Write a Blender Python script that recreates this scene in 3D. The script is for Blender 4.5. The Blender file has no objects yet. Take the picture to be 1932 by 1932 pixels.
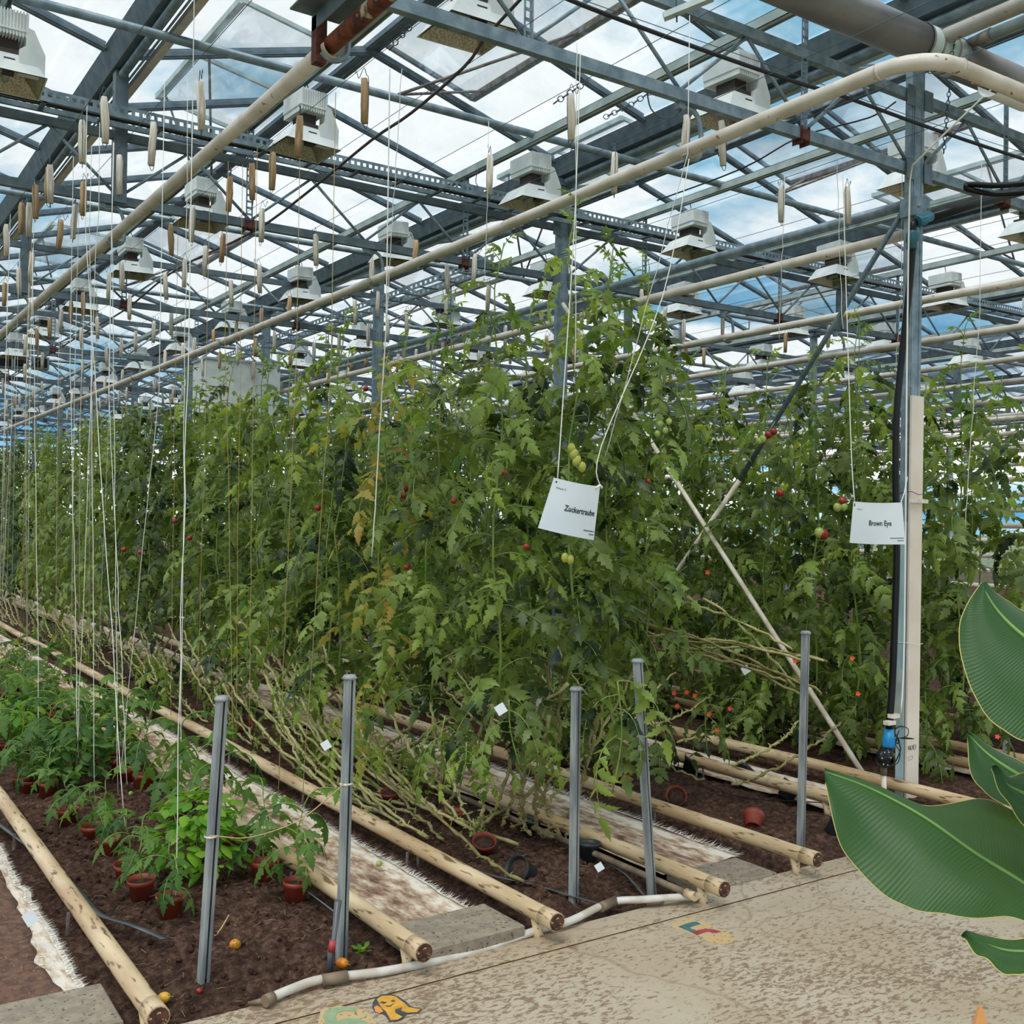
import bpy, math, random
from mathutils import Vector, Matrix, noise
random.seed(7)
V = Vector
PI = math.pi
# ------------------------------------------------------------------ camera
FPX, HCAM = 2000.0, 1.7
YAW, ROLL, PITCH = math.radians(34.07), math.radians(0.8), math.atan(23 / 2000.0)
fw = V((math.sin(YAW) * math.cos(PITCH), math.cos(YAW) * math.cos(PITCH), math.sin(PITCH)))
rt = V((math.cos(YAW), -math.sin(YAW), 0)); up = rt.cross(fw)
RT = math.cos(ROLL) * rt + math.sin(ROLL) * up
UP = -math.sin(ROLL) * rt + math.cos(ROLL) * up
CAM = V((0, 0, HCAM))
sc = bpy.context.scene
cd = bpy.data.cameras.new('camera'); cam = bpy.data.objects.new('camera', cd); sc.collection.objects.link(cam)
cd.sensor_width = 36.0; cd.lens = 36.0 * FPX / 1932.0; cd.clip_start = 0.05; cd.clip_end = 1500
M = Matrix((RT, UP, -fw)).transposed().to_4x4(); M.translation = CAM
cam.matrix_world = M
sc.camera = cam
# ------------------------------------------------------------------ view, world, sun
sc.view_settings.view_transform = 'Standard'; sc.view_settings.look = 'None'
sc.view_settings.gamma = 1.0; sc.view_settings.use_curve_mapping = False
sc.view_settings.exposure = -0.24
sc.cycles.transparent_max_bounces = 48
sc.cycles.max_bounces = 8; sc.cycles.diffuse_bounces = 4; sc.cycles.glossy_bounces = 2; sc.cycles.transmission_bounces = 4
sc.cycles.use_denoising = True
SKY_STRENGTH = 1.75
def make_world():
    w = bpy.data.worlds.new('sky'); sc.world = w; w.use_nodes = True
    n = w.node_tree.nodes; l = w.node_tree.links; n.clear()
    out = n.new('ShaderNodeOutputWorld'); bg = n.new('ShaderNodeBackground'); bg.inputs[1].default_value = SKY_STRENGTH
    tc = n.new('ShaderNodeTexCoord'); sep = n.new('ShaderNodeSeparateXYZ'); l.new(tc.outputs['Generated'], sep.inputs[0])
    mx = n.new('ShaderNodeMath'); mx.operation = 'MAXIMUM'; mx.inputs[1].default_value = 0.0; l.new(sep.outputs[2], mx.inputs[0])
    ad = n.new('ShaderNodeMath'); ad.operation = 'ADD'; ad.inputs[1].default_value = 0.22; l.new(mx.outputs[0], ad.inputs[0])
    dx = n.new('ShaderNodeMath'); dx.operation = 'DIVIDE'; l.new(sep.outputs[0], dx.inputs[0]); l.new(ad.outputs[0], dx.inputs[1])
    dy = n.new('ShaderNodeMath'); dy.operation = 'DIVIDE'; l.new(sep.outputs[1], dy.inputs[0]); l.new(ad.outputs[0], dy.inputs[1])
    cb = n.new('ShaderNodeCombineXYZ'); l.new(dx.outputs[0], cb.inputs[0]); l.new(dy.outputs[0], cb.inputs[1]); cb.inputs[2].default_value = CLOUD_SEED
    nz = n.new('ShaderNodeTexNoise'); nz.inputs['Scale'].default_value = 1.15; nz.inputs['Detail'].default_value = 7; nz.inputs['Roughness'].default_value = 0.56
    l.new(cb.outputs[0], nz.inputs['Vector'])
    rp = n.new('ShaderNodeValToRGB'); e = rp.color_ramp.elements
    e[0].position = 0.35; e[0].color = (0.075, 0.29, 0.52, 1); e[1].position = 0.505; e[1].color = (0.92, 0.95, 0.955, 1)
    q = e.new(0.43); q.color = (0.26, 0.50, 0.66, 1)
    l.new(nz.outputs[0], rp.inputs[0])
    # below the horizon: dull land colour
    gr = n.new('ShaderNodeValToRGB'); g = gr.color_ramp.elements
    g[0].position = 0.485; g[0].color = (0, 0, 0, 1); g[1].position = 0.5; g[1].color = (1, 1, 1, 1)
    ma = n.new('ShaderNodeMath'); ma.operation = 'MULTIPLY_ADD'; ma.inputs[1].default_value = 0.5; ma.inputs[2].default_value = 0.5
    l.new(sep.outputs[2], ma.inputs[0]); l.new(ma.outputs[0], gr.inputs[0])
    mix = n.new('ShaderNodeMix'); mix.data_type = 'RGBA'; mix.inputs[6].default_value = (0.22, 0.25, 0.2, 1)
    l.new(gr.outputs[0], mix.inputs[0]); l.new(rp.outputs[0], mix.inputs[7])
    l.new(mix.outputs[2], bg.inputs[0]); l.new(bg.outputs[0], out.inputs[0])
CLOUD_SEED = 3.1
make_world()
sd = bpy.data.lights.new('sun', 'SUN'); sd.energy = 2.6; sd.angle = math.radians(25); sd.color = (1, 0.97, 0.92)
sun = bpy.data.objects.new('sun', sd); sc.collection.objects.link(sun)
sun.rotation_euler = V((0.45, 0.30, -0.85)).to_track_quat('-Z', 'Y').to_euler()

# ------------------------------------------------------------------ pixel helpers (turn a photo pixel into a point)
def ray(x, y): return fw + (x - 966) / FPX * RT - (y - 966) / FPX * UP
def onX(x, y, X): d = ray(x, y); return CAM + d * (X / d.x)
def onY(x, y, Y): d = ray(x, y); return CAM + d * (Y / d.y)
def onZ(x, y, Z=0.0): d = ray(x, y); return CAM + d * ((Z - HCAM) / d.z)
def at(x, y, dep): return CAM + ray(x, y) * dep
R = random.uniform
ORD = 'first second third fourth fifth sixth seventh eighth ninth tenth eleventh twelfth thirteenth fourteenth fifteenth sixteenth seventeenth eighteenth nineteenth twentieth'.split()
def nth(i): return ORD[min(i, 19)]

# ------------------------------------------------------------------ object helpers
COL = sc.collection
ORG = {}
def tag(o, label=None, cat=None, group=None, kind=None):
    if label: o['label'] = label
    if cat: o['category'] = cat
    if group: o['group'] = group
    if kind: o['kind'] = kind
    return o
def thing(name, label, cat, loc=(0, 0, 0), group=None, kind=None):
    o = bpy.data.objects.new(name, None); COL.objects.link(o); o.location = loc; o.empty_display_size = 0.1
    ORG[o.name] = V(loc)
    return tag(o, label, cat, group, kind)
class MB:
    def __init__(s): s.v = []; s.f = []; s.sm = []; s.mi = []; s.m = 0
    def add(s, vs, fs, smooth=False):
        b = len(s.v); s.v += [tuple(p) for p in vs]
        for f in fs: s.f.append([i + b for i in f]); s.sm.append(smooth); s.mi.append(s.m)
        return s
    def box(s, c, size, rot=None):
        x, y, z = size[0] / 2, size[1] / 2, size[2] / 2
        vs = [V(p) for p in ((-x,-y,-z),(x,-y,-z),(x,y,-z),(-x,y,-z),(-x,-y,z),(x,-y,z),(x,y,z),(-x,y,z))]
        if rot is not None: vs = [rot @ p for p in vs]
        return s.add([p + V(c) for p in vs], [(0,3,2,1),(4,5,6,7),(0,1,5,4),(1,2,6,5),(2,3,7,6),(3,0,4,7)])
    def bb(s, a, b): return s.box([(a[i] + b[i]) / 2 for i in range(3)], [abs(b[i] - a[i]) for i in range(3)])
    def bar(s, a, b, w, h=None, upv=(0, 0, 1)):
        a, b = V(a), V(b); d = b - a; L = d.length; d.normalize(); u = V(upv)
        if abs(d.dot(u)) > 0.98: u = V((1, 0, 0))
        x = d.cross(u).normalized(); z = x.cross(d)
        rot = Matrix((x, d, z)).transposed()
        return s.box((a + b) / 2, (w, L, h or w), rot)
    def tube(s, pts, r, n=8, caps=True, smooth=True):
        pts = [V(p) for p in pts]; N = len(pts)
        rs = r if isinstance(r, (list, tuple)) else [r] * N
        vs = []; prev = None
        for i, p in enumerate(pts):
            t = (pts[min(i + 1, N - 1)] - pts[max(i - 1, 0)])
            if t.length < 1e-9: t = V((0, 0, 1))
            t.normalize()
            if prev is None:
                u = V((0, 0, 1)) if abs(t.z) < 0.9 else V((1, 0, 0))
                x = t.cross(u).normalized()
            else:
                x = (prev - t * prev.dot(t))
                x = x.normalized() if x.length > 1e-6 else t.orthogonal().normalized()
            prev = x; y = t.cross(x)
            for k in range(n):
                a = 2 * PI * k / n; vs.append(p + (x * math.cos(a) + y * math.sin(a)) * rs[i])
        fs = []
        for i in range(N - 1):
            for k in range(n):
                a = i * n + k; b = i * n + (k + 1) % n; fs.append((a, b, b + n, a + n))
        s.add(vs, fs, smooth)
        if caps:
            b = len(s.v) - len(vs)
            s.f.append([b + k for k in reversed(range(n))]); s.sm.append(False); s.mi.append(s.m)
            s.f.append([b + (N - 1) * n + k for k in range(n)]); s.sm.append(False); s.mi.append(s.m)
        return s
    def lathe(s, prof, c, n=20, ax=None, smooth=True):
        # prof: list of (r, z) about axis through c; ax rotation matrix
        vs = []; c = V(c)
        for (r, z) in prof:
            for k in range(n):
                a = 2 * PI * k / n; p = V((r * math.cos(a), r * math.sin(a), z))
                if ax is not None: p = ax @ p
                vs.append(p + c)
        fs = []
        for i in range(len(prof) - 1):
            for k in range(n):
                a = i * n + k; b = i * n + (k + 1) % n; fs.append((a, b, b + n, a + n))
        return s.add(vs, fs, smooth)
    def grid(s, fn, nu, nv, smooth=True):
        vs = [fn(i / nu, j / nv) for j in range(nv + 1) for i in range(nu + 1)]
        fs = [(j*(nu+1)+i, j*(nu+1)+i+1, (j+1)*(nu+1)+i+1, (j+1)*(nu+1)+i) for j in range(nv) for i in range(nu)]
        return s.add(vs, fs, smooth)
    def prism(s, outline, z0, z1):
        n = len(outline); vs = [(p[0], p[1], z0) for p in outline] + [(p[0], p[1], z1) for p in outline]
        fs = [list(range(n, 2 * n)), list(reversed(range(n)))] + [(i, (i + 1) % n, (i + 1) % n + n, i + n) for i in range(n)]
        return s.add(vs, fs)
    def mesh(s, name, mats, org=(0, 0, 0)):
        me = bpy.data.meshes.new(name); o = V(org)
        me.from_pydata([(p[0]-o.x, p[1]-o.y, p[2]-o.z) for p in s.v] if o.length else s.v, [], s.f)
        for m in (mats if isinstance(mats, (list, tuple)) else [mats]): me.materials.append(m)
        me.polygons.foreach_set('use_smooth', s.sm)
        if any(s.mi): me.polygons.foreach_set('material_index', s.mi)
        me.update(); return me
    def build(s, name, mats, parent=None, kind=None, label=None):
        org = V((0, 0, 0)); p = parent
        while p is not None:
            org += V(p.location); p = p.parent
        o = bpy.data.objects.new(name, s.mesh(name, mats, org)); COL.objects.link(o)
        if parent is not None: o.parent = parent
        if kind: o['kind'] = kind
        if label: o['label'] = label
        return o
def obj(name, me, parent=None, loc=(0, 0, 0), rot=None, scale=None):
    o = bpy.data.objects.new(name, me); COL.objects.link(o)
    if parent is not None: o.parent = parent
    o.location = loc
    if rot is not None: o.rotation_mode = 'QUATERNION'; o.rotation_quaternion = rot
    if scale is not None: o.scale = scale if hasattr(scale, '__len__') else (scale,) * 3
    return o
def kids(o): return [c for c in KID.get(o.name, [])]
def copy_tree(o, parent=None, loc=None):
    c = o.copy(); COL.objects.link(c); c.parent = parent
    if loc is not None: c.location = loc
    for ch in list(o.children): copy_tree(ch, c)
    return c
def smooth_path(pts, k=4):
    pts = [V(p) for p in pts]; out = []
    for i in range(len(pts) - 1):
        p0 = pts[max(i - 1, 0)]; p1 = pts[i]; p2 = pts[i + 1]; p3 = pts[min(i + 2, len(pts) - 1)]
        for j in range(k):
            t = j / k
            out.append(0.5 * ((2*p1) + (p2-p0)*t + (2*p0-5*p1+4*p2-p3)*t*t + (3*p1-p0-3*p2+p3)*t*t*t))
    out.append(pts[-1]); return out

# ------------------------------------------------------------------ materials
MT = {}
def nodes(name):
    m = bpy.data.materials.new(name); m.use_nodes = True; MT[name] = m
    return m, m.node_tree.nodes, m.node_tree.links, m.node_tree.nodes['Principled BSDF']
def lk(l, a, b): l.new(a, b)
def rgb(h):
    h = h.lstrip('#'); c = [int(h[i:i+2], 16) / 255 for i in (0, 2, 4)]
    return tuple([(x / 12.92 if x <= 0.04045 else ((x + 0.055) / 1.055) ** 2.4) for x in c] + [1.0])
def mat(name, c1, c2=None, scale=8, rough=0.6, metal=0.0, bump=0.0, lo=0.4, hi=0.6, detail=5, stretch=(1, 1, 1), c3=None, s3=40, t3=0.62, w3=0.04, vary=0.0, bscale=None, spec=None):
    m, n, l, p = nodes(name)
    p.inputs['Roughness'].default_value = rough; p.inputs['Metallic'].default_value = metal
    if spec is not None: p.inputs['Specular IOR Level'].default_value = spec
    c1 = rgb(c1); p.inputs['Base Color'].default_value = c1
    tc = n.new('ShaderNodeTexCoord'); mp = n.new('ShaderNodeMapping'); mp.inputs['Scale'].default_value = stretch
    l.new(tc.outputs['Object'], mp.inputs[0])
    cur = None
    if c2:
        nz = n.new('ShaderNodeTexNoise'); nz.inputs['Scale'].default_value = scale; nz.inputs['Detail'].default_value = detail
        l.new(mp.outputs[0], nz.inputs['Vector'])
        mr = n.new('ShaderNodeMapRange'); mr.inputs[1].default_value = lo; mr.inputs[2].default_value = hi; l.new(nz.outputs[0], mr.inputs[0])
        mx = n.new('ShaderNodeMix'); mx.data_type = 'RGBA'; mx.inputs[6].default_value = c1; mx.inputs[7].default_value = rgb(c2)
        l.new(mr.outputs[0], mx.inputs[0]); cur = mx.outputs[2]
    if c3:
        nz3 = n.new('ShaderNodeTexNoise'); nz3.inputs['Scale'].default_value = s3; nz3.inputs['Detail'].default_value = 4
        l.new(mp.outputs[0], nz3.inputs['Vector'])
        mr3 = n.new('ShaderNodeMapRange'); mr3.inputs[1].default_value = t3; mr3.inputs[2].default_value = t3 + w3; l.new(nz3.outputs[0], mr3.inputs[0])
        mx3 = n.new('ShaderNodeMix'); mx3.data_type = 'RGBA'; mx3.inputs[6].default_value = c1; mx3.inputs[7].default_value = rgb(c3)
        if cur is not None: l.new(cur, mx3.inputs[6])
        l.new(mr3.outputs[0], mx3.inputs[0]); cur = mx3.outputs[2]
    if vary:
        oi = n.new('ShaderNodeObjectInfo'); hs = n.new('ShaderNodeHueSaturation')
        m1 = n.new('ShaderNodeMapRange'); m1.inputs[3].default_value = 1 - vary; m1.inputs[4].default_value = 1 + vary
        l.new(oi.outputs['Random'], m1.inputs[0]); l.new(m1.outputs[0], hs.inputs['Value'])
        if cur is not None: l.new(cur, hs.inputs['Color'])
        else: hs.inputs['Color'].default_value = c1
        cur = hs.outputs[0]
    if cur is not None: l.new(cur, p.inputs['Base Color'])
    if bump:
        nb = n.new('ShaderNodeTexNoise'); nb.inputs['Scale'].default_value = bscale or scale * 3; nb.inputs['Detail'].default_value = 6
        l.new(mp.outputs[0], nb.inputs['Vector'])
        b = n.new('ShaderNodeBump'); b.inputs['Strength'].default_value = 1.0; b.inputs['Distance'].default_value = bump
        l.new(nb.outputs[0], b.inputs['Height']); l.new(b.outputs[0], p.inputs['Normal'])
    return m
def leafmat(name, ca, cb, cy=None, ty=0.66, trans=0.45, rough=0.5, vein=False):
    m, n, l, p = nodes(name)
    tc = n.new('ShaderNodeTexCoord'); oi = n.new('ShaderNodeObjectInfo')
    nz = n.new('ShaderNodeTexNoise'); nz.inputs['Scale'].default_value = 5; nz.inputs['Detail'].default_value = 4
    geo = n.new('ShaderNodeNewGeometry'); l.new(geo.outputs['Position'], nz.inputs['Vector'])
    ad = n.new('ShaderNodeMath'); ad.operation = 'MULTIPLY_ADD'; ad.inputs[1].default_value = 0.5; l.new(oi.outputs['Random'], ad.inputs[0]); l.new(nz.outputs[0], ad.inputs[2])
    mr = n.new('ShaderNodeMapRange'); mr.inputs[1].default_value = 0.45; mr.inputs[2].default_value = 1.05; l.new(ad.outputs[0], mr.inputs[0])
    mx = n.new('ShaderNodeMix'); mx.data_type = 'RGBA'; mx.inputs[6].default_value = rgb(ca); mx.inputs[7].default_value = rgb(cb); l.new(mr.outputs[0], mx.inputs[0])
    cur = mx.outputs[2]
    if cy:
        n2 = n.new('ShaderNodeTexNoise'); n2.inputs['Scale'].default_value = 2.6; n2.inputs['Detail'].default_value = 5; l.new(geo.outputs['Position'], n2.inputs['Vector'])
        m2 = n.new('ShaderNodeMapRange'); m2.inputs[1].default_value = ty; m2.inputs[2].default_value = ty + 0.1; l.new(n2.outputs[0], m2.inputs[0])
        x2 = n.new('ShaderNodeMix'); x2.data_type = 'RGBA'; x2.inputs[7].default_value = rgb(cy); l.new(cur, x2.inputs[6]); l.new(m2.outputs[0], x2.inputs[0]); cur = x2.outputs[2]
    l.new(cur, p.inputs['Base Color']); p.inputs['Roughness'].default_value = rough; p.inputs['Specular IOR Level'].default_value = 0.35
    tr = n.new('ShaderNodeBsdfTranslucent'); hs = n.new('ShaderNodeHueSaturation'); hs.inputs['Hue'].default_value = 0.475; hs.inputs['Saturation'].default_value = 1.1; hs.inputs['Value'].default_value = 1.9
    l.new(cur, hs.inputs['Color']); l.new(hs.outputs[0], tr.inputs[0])
    ms = n.new('ShaderNodeMixShader'); ms.inputs[0].default_value = trans; l.new(p.outputs[0], ms.inputs[1]); l.new(tr.outputs[0], ms.inputs[2])
    l.new(ms.outputs[0], n['Material Output'].inputs[0])
    return m
galv = mat('galvanised_steel', '#6a7d89', '#8b9da8', 14, 0.5, 0.35, 0.0006, 0.35, 0.65, c3='#6e645c', s3=7, t3=0.66, w3=0.08)
galvd = mat('dark_galvanised_steel', '#55646f', '#6f7e87', 10, 0.55, 0.3, 0.0005, 0.35, 0.65)
galvl = mat('pale_aluminium_channel', '#9fb0ae', '#b9c6c4', 6, 0.45, 0.25)
oldpost = mat('weathered_zinc', '#949a99', '#6e7478', 26, 0.6, 0.15, 0.0006, 0.4, 0.6, stretch=(1, 1, 0.15), c3='#8a6f58', s3=12, t3=0.68)
brownsteel = mat('brown_steel', '#6a6260', '#8b8584', 20, 0.6, 0.2)
rust = mat('rusted_paint', '#8f4a26', '#4a2014', 14, 0.9, 0.0, 0.002, 0.4, 0.6, c3='#cdbfa6', s3=7, t3=0.54, w3=0.06)
endrust = mat('brown_crusted_end', '#5a3826', '#2e1d16', 40, 0.9, 0, 0.003, 0.4, 0.6, c3='#c0a684', s3=30, t3=0.6)
rustb = mat('red_rust', '#6a3c36', '#4a2622', 22, 0.9)
cream = mat('cream_enamel_pipe', '#d4cec6', '#beb5a8', 5, 0.42, 0, 0.0004, 0.4, 0.65, c3='#8a5a34', s3=26, t3=0.66, w3=0.06)
ground_pipe = mat('worn_cream_ground_pipe', '#cdb997', '#ae9470', 6, 0.5, 0, 0.0006, 0.4, 0.6, c3='#6d5138', s3=42, t3=0.58, w3=0.08, stretch=(1.3, 0.22, 1.3))
black = mat('black_plastic', '#090a0d', '#101318', 6, 0.35, spec=0.3)
blackr = mat('black_cable', '#1a1c20', None, rough=0.6)
teal = mat('teal_coupling', '#2f7488', '#26606f', 9, 0.4)
bluec = mat('blue_coupling', '#1590cf', '#0f7db8', 9, 0.4)
duct_m = mat('grey_duct_plastic', '#6f6f72', '#7d7c7d', 4, 0.42, 0, 0, 0.4, 0.6, c3='#4c3a30', s3=60, t3=0.72, w3=0.03)
white_l = mat('white_lamp_housing', '#ced6d8', '#dfe5e5', 7, 0.4)
hammered = mat('hammered_aluminium', '#b9b6a3', '#8d8a76', 90, 0.3, 0.55, 0.002, 0.4, 0.6, bscale=160)
dusty = mat('dusty_glass_shade', '#3a322d', None, rough=0.6)
twine_m = mat('white_twine', '#ded9d0', '#c3b8a8', 60, 0.9, 0, 0.001, stretch=(1, 1, 0.1))
twine_b = mat('jute_twine', '#bda07c', '#a08464', 60, 0.9, 0, 0.001, stretch=(1, 1, 0.1))
string_m = mat('white_string', '#e4e4dc', None, rough=0.8)
string_o = mat('orange_jute_string', '#b8904f', '#a8a27c', 9, 0.8)
wire_m = mat('steel_wire', '#4c5a64', None, rough=0.5, metal=0.4)
paper = mat('white_paper', '#d9e0e6', '#cfd8df', 3, 0.7)
ink = mat('dark_blue_ink', '#1c2c3e', None, rough=0.8)
whitepaint = mat('cream_painted_board', '#ddd3c6', '#d2c5b5', 3, 0.6, 0, 0.0004, c3='#b08c74', s3=3.0, t3=0.66, w3=0.1)
bluewhite = mat('washed_blue_steel', '#a9c1c9', '#8fb0bb', 12, 0.6, 0.1, stretch=(1, 1, 0.3))
whitepole = mat('white_plastic_pole', '#dcd6ca', '#c4b8a4', 10, 0.5)
greypole = mat('green_grey_pole', '#51646a', '#6b7d82', 12, 0.5, 0.3)
terra = mat('terracotta_plastic', '#8e3a26', '#7a2f20', 8, 0.5, 0, 0, c3='#5f3a2c', s3=20, t3=0.64, vary=0.12)
blackpot = mat('black_pot_plastic', '#1e2428', '#2b3236', 8, 0.45)
potsoil = mat('potting_soil', '#2e1f18', '#4a3428', 60, 0.95, 0, 0.006)
stem_g = mat('green_stem', '#5b7a2e', '#7a8a44', 14, 0.6)
stem_p = mat('pale_bare_vine', '#98945c', '#b0a878', 20, 0.7, 0, 0.001, c3='#6f7a38', s3=6, t3=0.55, w3=0.1)
stem_d = mat('dull_bare_vine', '#6d6538', '#857e50', 20, 0.7, 0, 0.001)
red_t = mat('ripe_tomato_skin', '#9c2415', '#7a1c14', 8, 0.25)
green_t = mat('unripe_tomato_skin', '#7f9a45', '#9bab58', 8, 0.3)
orange_t = mat('orange_tomato_skin', '#d98a1e', '#c8741a', 8, 0.3)
flower_m = mat('orange_petal', '#e2561a', '#c84012', 20, 0.6)
concrete = mat('grey_concrete_slab', '#7d7466', '#8f8574', 20, 0.85, 0, 0.001, c3='#4f4438', s3=60, t3=0.6, w3=0.05)
hose_w = mat('white_pvc_hose', '#c9c6c0', '#b3a99a', 10, 0.5)
brownfit = mat('brown_fitting', '#5f5140', '#7a6a55', 14, 0.6)
tape_m = mat('grey_drip_tape', '#565b60', '#3f4448', 10, 0.4)
wood = mat('pine_wood', '#c98f56', '#a66d3c', 6, 0.6, stretch=(1, 1, 0.15))
yel = mat('yellow_paint', '#cf9c3a', '#c08a30', 20, 0.7, c3='#8d7c63', s3=30, t3=0.64)
drk = mat('charcoal_paint', '#343a3c', '#4a4c48', 20, 0.8)
grn = mat('sage_green_paint', '#7f9472', '#8c9c7c', 20, 0.8, c3='#a7977c', s3=30, t3=0.63)
tea = mat('teal_paint', '#2f5a5e', '#3d6a6c', 20, 0.8, c3='#8d8a74', s3=40, t3=0.66)
mar = mat('crimson_paint', '#8a2740', '#9c3850', 20, 0.8, c3='#a08a74', s3=40, t3=0.68)
ora = mat('faded_orange_ground', '#b89a6c', '#b3a078', 12, 0.85, c3='#75614a', s3=50, t3=0.6)
ora2 = mat('orange_ear_paint', '#d08a4c', None, rough=0.8)
leaf_a = leafmat('tomato_leaf', '#1a3013', '#82994a', '#9a9c44', 0.69, 0.30, 0.38)
leaf_b = leafmat('bright_tomato_leaf', '#476a28', '#95ab4c', '#a6ae54', 0.70, 0.42, 0.42)
leaf_y = leafmat('yellowing_tomato_leaf', '#8d9440', '#b8a85a', '#a87c44', 0.56)
leaf_s = leafmat('seedling_leaf', '#2c5222', '#64893f', None)
leaf_l = leafmat('lime_basil_leaf', '#4f8426', '#82ab3a', None)
def banana_mat():
    m, n, l, p = nodes('banana_leaf')
    tc = n.new('ShaderNodeTexCoord')
    nz = n.new('ShaderNodeTexNoise'); nz.inputs['Scale'].default_value = 2.5; nz.inputs['Detail'].default_value = 3; l.new(tc.outputs['Object'], nz.inputs['Vector'])
    mx = n.new('ShaderNodeMix'); mx.data_type = 'RGBA'; mx.inputs[6].default_value = rgb('#123a1a'); mx.inputs[7].default_value = rgb('#26562a'); l.new(nz.outputs[0], mx.inputs[0])
    l.new(mx.outputs[2], p.inputs['Base Color']); p.inputs['Roughness'].default_value = 0.42; p.inputs['Specular IOR Level'].default_value = 0.32
    uv = n.new('ShaderNodeUVMap'); sp = n.new('ShaderNodeSeparateXYZ'); l.new(uv.outputs[0], sp.inputs[0])
    mu = n.new('ShaderNodeMath'); mu.operation = 'MULTIPLY'; mu.inputs[1].default_value = 420; l.new(sp.outputs[1], mu.inputs[0])
    si = n.new('ShaderNodeMath'); si.operation = 'SINE'; l.new(mu.outputs[0], si.inputs[0])
    b = n.new('ShaderNodeBump'); b.inputs['Distance'].default_value = 0.0003; l.new(si.outputs[0], b.inputs['Height']); l.new(b.outputs[0], p.inputs['Normal'])
    tr = n.new('ShaderNodeBsdfTranslucent'); tr.inputs[0].default_value = rgb('#8fb02c')
    ms = n.new('ShaderNodeMixShader'); ms.inputs[0].default_value = 0.2; l.new(p.outputs[0], ms.inputs[1]); l.new(tr.outputs[0], ms.inputs[2]); l.new(ms.outputs[0], n['Material Output'].inputs[0])
    return m
banana = banana_mat()
midrib_m = mat('banana_midrib', '#557a30', '#658a3c', 6, 0.5)
edge_m = mat('banana_leaf_edge', '#b8a860', None, rough=0.6)
def glass_mat():
    m = bpy.data.materials.new('greenhouse_glass'); m.use_nodes = True; n = m.node_tree.nodes; l = m.node_tree.links; n.clear()
    o = n.new('ShaderNodeOutputMaterial'); t = n.new('ShaderNodeBsdfTransparent'); t.inputs[0].default_value = (0.97, 0.985, 0.99, 1)
    g = n.new('ShaderNodeBsdfGlossy'); g.inputs['Roughness'].default_value = 0.04; g.inputs[0].default_value = (0.9, 0.95, 1, 1)
    d = n.new('ShaderNodeBsdfDiffuse'); d.inputs[0].default_value = (0.6, 0.62, 0.6, 1)
    nz = n.new('ShaderNodeTexNoise'); nz.inputs['Scale'].default_value = 3.0; nz.inputs['Detail'].default_value = 6
    geo = n.new('ShaderNodeNewGeometry'); l.new(geo.outputs['Position'], nz.inputs['Vector'])
    mr = n.new('ShaderNodeMapRange'); mr.inputs[1].default_value = 0.45; mr.inputs[2].default_value = 0.85; mr.inputs[3].default_value = 0.0; mr.inputs[4].default_value = 0.06; l.new(nz.outputs[0], mr.inputs[0])
    s1 = n.new('ShaderNodeMixShader'); l.new(mr.outputs[0], s1.inputs[0]); l.new(t.outputs[0], s1.inputs[1]); l.new(d.outputs[0], s1.inputs[2])
    lw = n.new('ShaderNodeLayerWeight'); lw.inputs[0].default_value = 0.25
    mm = n.new('ShaderNodeMath'); mm.operation = 'MULTIPLY'; mm.inputs[1].default_value = 0.35; l.new(lw.outputs['Fresnel'], mm.inputs[0])
    s2 = n.new('ShaderNodeMixShader'); l.new(mm.outputs[0], s2.inputs[0]); l.new(s1.outputs[0], s2.inputs[1]); l.new(g.outputs[0], s2.inputs[2])
    l.new(s2.outputs[0], o.inputs[0]); return m
glass = glass_mat()
def soil_mat():
    m, n, l, p = nodes('dark_soil')
    tc = n.new('ShaderNodeTexCoord'); nz = n.new('ShaderNodeTexNoise'); nz.inputs['Scale'].default_value = 26; nz.inputs['Detail'].default_value = 9; nz.inputs['Roughness'].default_value = 0.7
    l.new(tc.outputs['Object'], nz.inputs['Vector'])
    rp = n.new('ShaderNodeValToRGB'); e = rp.color_ramp.elements
    e[0].position = 0.36; e[0].color = rgb('#33231d'); e[1].position = 0.66; e[1].color = rgb('#7d6252'); q = e.new(0.5); q.color = rgb('#543d33')
    l.new(nz.outputs[0], rp.inputs[0])
    n2 = n.new('ShaderNodeTexNoise'); n2.inputs['Scale'].default_value = 130; n2.inputs['Detail'].default_value = 2; l.new(tc.outputs['Object'], n2.inputs['Vector'])
    m2 = n.new('ShaderNodeMapRange'); m2.inputs[1].default_value = 0.68; m2.inputs[2].default_value = 0.72; l.new(n2.outputs[0], m2.inputs[0])
    mx = n.new('ShaderNodeMix'); mx.data_type = 'RGBA'; mx.inputs[7].default_value = rgb('#9a8068'); l.new(rp.outputs[0], mx.inputs[6]); l.new(m2.outputs[0], mx.inputs[0])
    n3 = n.new('ShaderNodeTexNoise'); n3.inputs['Scale'].default_value = 1.3; l.new(tc.outputs['Object'], n3.inputs['Vector'])
    m3 = n.new('ShaderNodeMapRange'); m3.inputs[1].default_value = 0.4; m3.inputs[2].default_value = 0.65; m3.inputs[3].default_value = 0.75; m3.inputs[4].default_value = 1.15; l.new(n3.outputs[0], m3.inputs[0])
    hs = n.new('ShaderNodeHueSaturation'); l.new(m3.outputs[0], hs.inputs['Value']); l.new(mx.outputs[2], hs.inputs['Color']); l.new(hs.outputs[0], p.inputs['Base Color'])
    p.inputs['Roughness'].default_value = 0.95; p.inputs['Specular IOR Level'].default_value = 0.15
    b = n.new('ShaderNodeBump'); b.inputs['Distance'].default_value = 0.03; l.new(nz.outputs[0], b.inputs['Height']); l.new(b.outputs[0], p.inputs['Normal'])
    return m
soil = soil_mat()
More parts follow.
